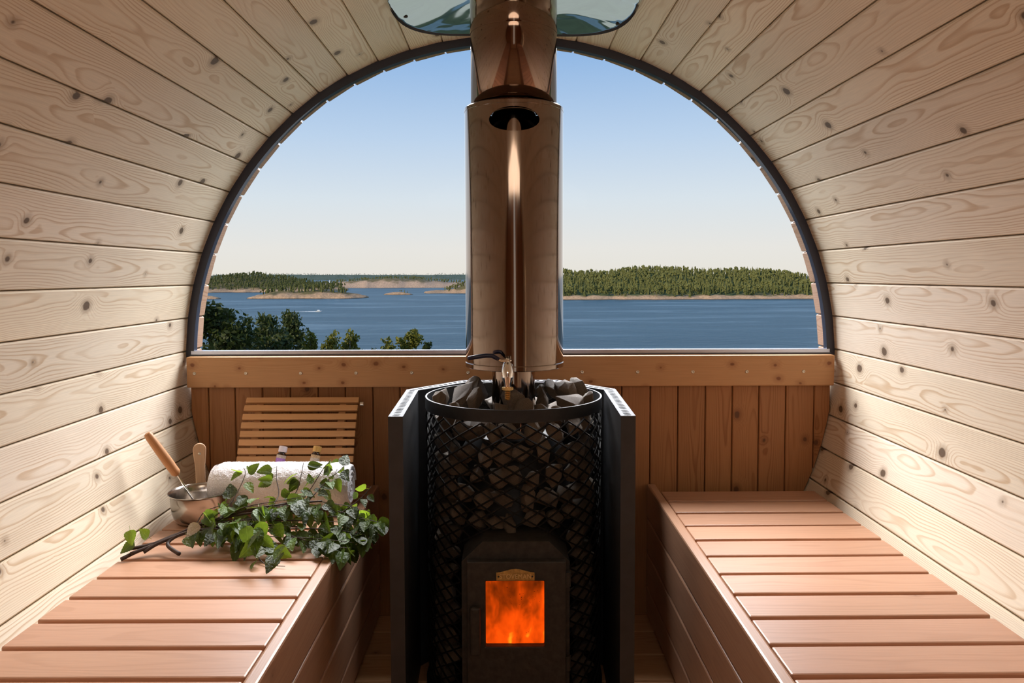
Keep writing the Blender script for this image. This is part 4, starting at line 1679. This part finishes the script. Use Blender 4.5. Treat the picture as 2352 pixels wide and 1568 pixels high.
wk = MB()
v_, f_ = [], []
nw = 24
for i in range(nw + 1):
    t = i / nw
    x_ = -2.75 - 26 * t
    w_ = (.9 + 1.4 * t) * (1 - .75 * t * t)
    for s_ in (-1, 0, 1):
        v_.append((x_, s_ * w_, (.55 * (1 - t) if s_ == 0 else .12) + .15 * mnoise.noise(Vector((x_, s_, 0))) * (1 - t)))
for i in range(nw):
    for k in range(2):
        a = i * 3 + k
        f_.append((a, a + 1, a + 4, a + 3))
wake = wk.add(v_, f_).build('wake', M['foam'], None, (mb_p.x, mb_p.y, WZ + .05), True)
tag(wake, 'white foaming wake trailing behind the motorboat', 'wake', None, 'stuff')
sb_p = at_z(757, 650.5, WZ)
sb = tag(empty('sailboat', (sb_p.x, sb_p.y, WZ)), 'distant white sailboat in the channel behind the islands', 'boat')
v_, f_ = [], []
for x_, w_, zt in ((-5, 1.2, 1.2), (0, 1.6, 1.2), (5, .1, 1.6)):
    v_ += [(x_, -w_, zt), (x_, -w_ * .5, -.2), (x_, w_ * .5, -.2), (x_, w_, zt)]
for i in range(2):
    for k in range(4):
        k2 = (k + 1) % 4
        f_.append((i * 4 + k, i * 4 + k2, i * 4 + 4 + k2, i * 4 + 4 + k))
f_ += [(0, 3, 2, 1), (8, 9, 10, 11)]
MB().add(v_, f_).build('hull', M['white_paint'], sb)
MB().tube([(.8, 0, 1.2), (.8, 0, 15)], .12, 6).build('mast', M['white_paint'], sb)
MB().prism([(.6, 2.2), (-4.6, 2.3), (.6, 14.6)], -.05, .05, 'xz').build('mainsail', M['sail'], sb)
MB().prism([(4.6, 1.8), (1.1, 2.0), (1.0, 12.5)], -.05, .05, 'xz').build('foresail', M['sail'], sb)

# broadleaf trees on the slope below the window


def near_tree(px, ptop, halfw, Y, mat, label, seed, kind='birch', nleaf=1900, lean=0.0):
    rg = random.Random(seed)
    top = at_y(px, ptop, Y)
    gz = ground_z(top.x, Y)
    H = top.z - gz
    W = halfw * 1.28 / F_PX * Y
    root = tag(empty({'birch': 'birch_tree', 'broad': 'broadleaf_tree', 'pine': 'pine_tree', 'bush': 'shrub'}[kind], (top.x, Y, gz)), label, 'tree', 'trees on the slope below the window')
    tr = MB()
    r0 = .10 + H * .006
    tr.tube([(0, 0, -.3), (lean * .3 * W, 0, H * .35), (lean * .6 * W, .1, H * .65), (lean * W * .8, .0, H * .93)], [r0, r0 * .75, r0 * .45, .02], 7)
    tr.build('trunk', M['birch_bark'] if kind == 'birch' else M['twig'], root, None, True)
    brn = MB()
    clumps = []
    nb = 20 if kind != 'bush' else 10
    low = .28 if kind != 'bush' else .05
    for k in range(nb):
        t = low + (.97 - low) * (k + rg.random()) / nb
        env = sin(pi * min(1, max(.02, (t - low) / (1.03 - low))) ** (.75)) ** .65
        a = rg.uniform(0, 2 * pi)
        rr = W * env * rg.uniform(.55, 1.0)
        z_ = H * t
        e_ = Vector((rr * cos(a) + lean * W * t * .8, rr * sin(a), z_ + (rg.uniform(.0, .08) * H * .5 if kind != 'birch' else -.02 * H)))
        b0 = Vector((lean * W * t * .7, 0, z_ - H * .06))
        brn.tube([b0, b0.lerp(e_, .5) + Vector((0, 0, .12)), e_], [r0 * .3, r0 * .18, .012], 5)
        clumps.append((e_, W * rg.uniform(.22, .40)))
        clumps.append((b0.lerp(e_, .55), W * rg.uniform(.22, .36)))
    for t in (.95, .90, .84):
        clumps.append((Vector((lean * W * t * .8, 0, H * t)), W * (.30 if t > .9 else .42)))
    brn.build('branches', M['birch_bark'] if kind == 'birch' else M['twig'], root, None, True)
    fo = MB()
    vv, ff = [], []
    for k in range(nleaf):
        c_, cr = rg.choice(clumps)
        d = Vector((rg.gauss(0, 1), rg.gauss(0, 1), rg.gauss(0, .8)))
        d = d.normalized() * cr * rg.random() ** .45
        if kind == 'birch':
            d.z -= rg.random() ** 2 * H * .10
        p = c_ + d
        if p.z > H: p.z = H - rg.random() * .3
        s_ = rg.uniform(.065, .135)
        ax_ = Vector((rg.gauss(0, 1), rg.gauss(0, 1), rg.gauss(0, 1) - (1.0 if kind == 'birch' else 0))).normalized()
        b_ = ax_.orthogonal().normalized()
        b_ = (Matrix.Rotation(rg.uniform(0, 6.3), 3, ax_) @ b_)
        o = len(vv)
        vv += [p - ax_ * s_ * 1.3, p + b_ * s_ * .7, p + ax_ * s_ * 1.3, p - b_ * s_ * .7]
        ff.append((o, o + 1, o + 2, o + 3))
    fol = fo.add(vv, ff).build('foliage', mat, root, None, False, False)
    fol['kind'] = 'stuff'
    return root


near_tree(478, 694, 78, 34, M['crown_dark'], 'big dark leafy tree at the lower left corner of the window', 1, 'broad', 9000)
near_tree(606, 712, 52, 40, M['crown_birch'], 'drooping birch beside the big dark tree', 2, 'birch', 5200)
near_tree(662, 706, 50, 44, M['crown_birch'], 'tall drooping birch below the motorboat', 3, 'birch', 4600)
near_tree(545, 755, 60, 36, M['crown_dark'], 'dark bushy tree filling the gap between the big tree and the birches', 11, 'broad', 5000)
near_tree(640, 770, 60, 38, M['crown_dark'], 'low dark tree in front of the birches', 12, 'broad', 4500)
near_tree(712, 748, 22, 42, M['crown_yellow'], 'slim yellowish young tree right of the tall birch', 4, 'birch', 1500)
near_tree(766, 751, 34, 48, M['crown_yellow'], 'yellow-green birch with a round top, left one of a pair', 5, 'birch', 2600)
near_tree(803, 747, 30, 49, M['crown_yellow'], 'yellow-green birch with a pale trunk, right one of a pair', 6, 'birch', 2400)
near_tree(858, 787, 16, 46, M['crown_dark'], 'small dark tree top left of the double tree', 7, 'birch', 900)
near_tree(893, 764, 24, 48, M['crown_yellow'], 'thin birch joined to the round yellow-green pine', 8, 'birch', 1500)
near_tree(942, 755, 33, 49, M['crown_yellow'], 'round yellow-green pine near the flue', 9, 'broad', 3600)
near_tree(978, 786, 20, 47, M['crown_dark'], 'dark round shrub right of the yellow-green pine', 10, 'bush', 1300)
near_tree(1012, 800, 26, 47, M['crown_birch'], 'low shrub just above the sill left of the flue', 13, 'bush', 1000)
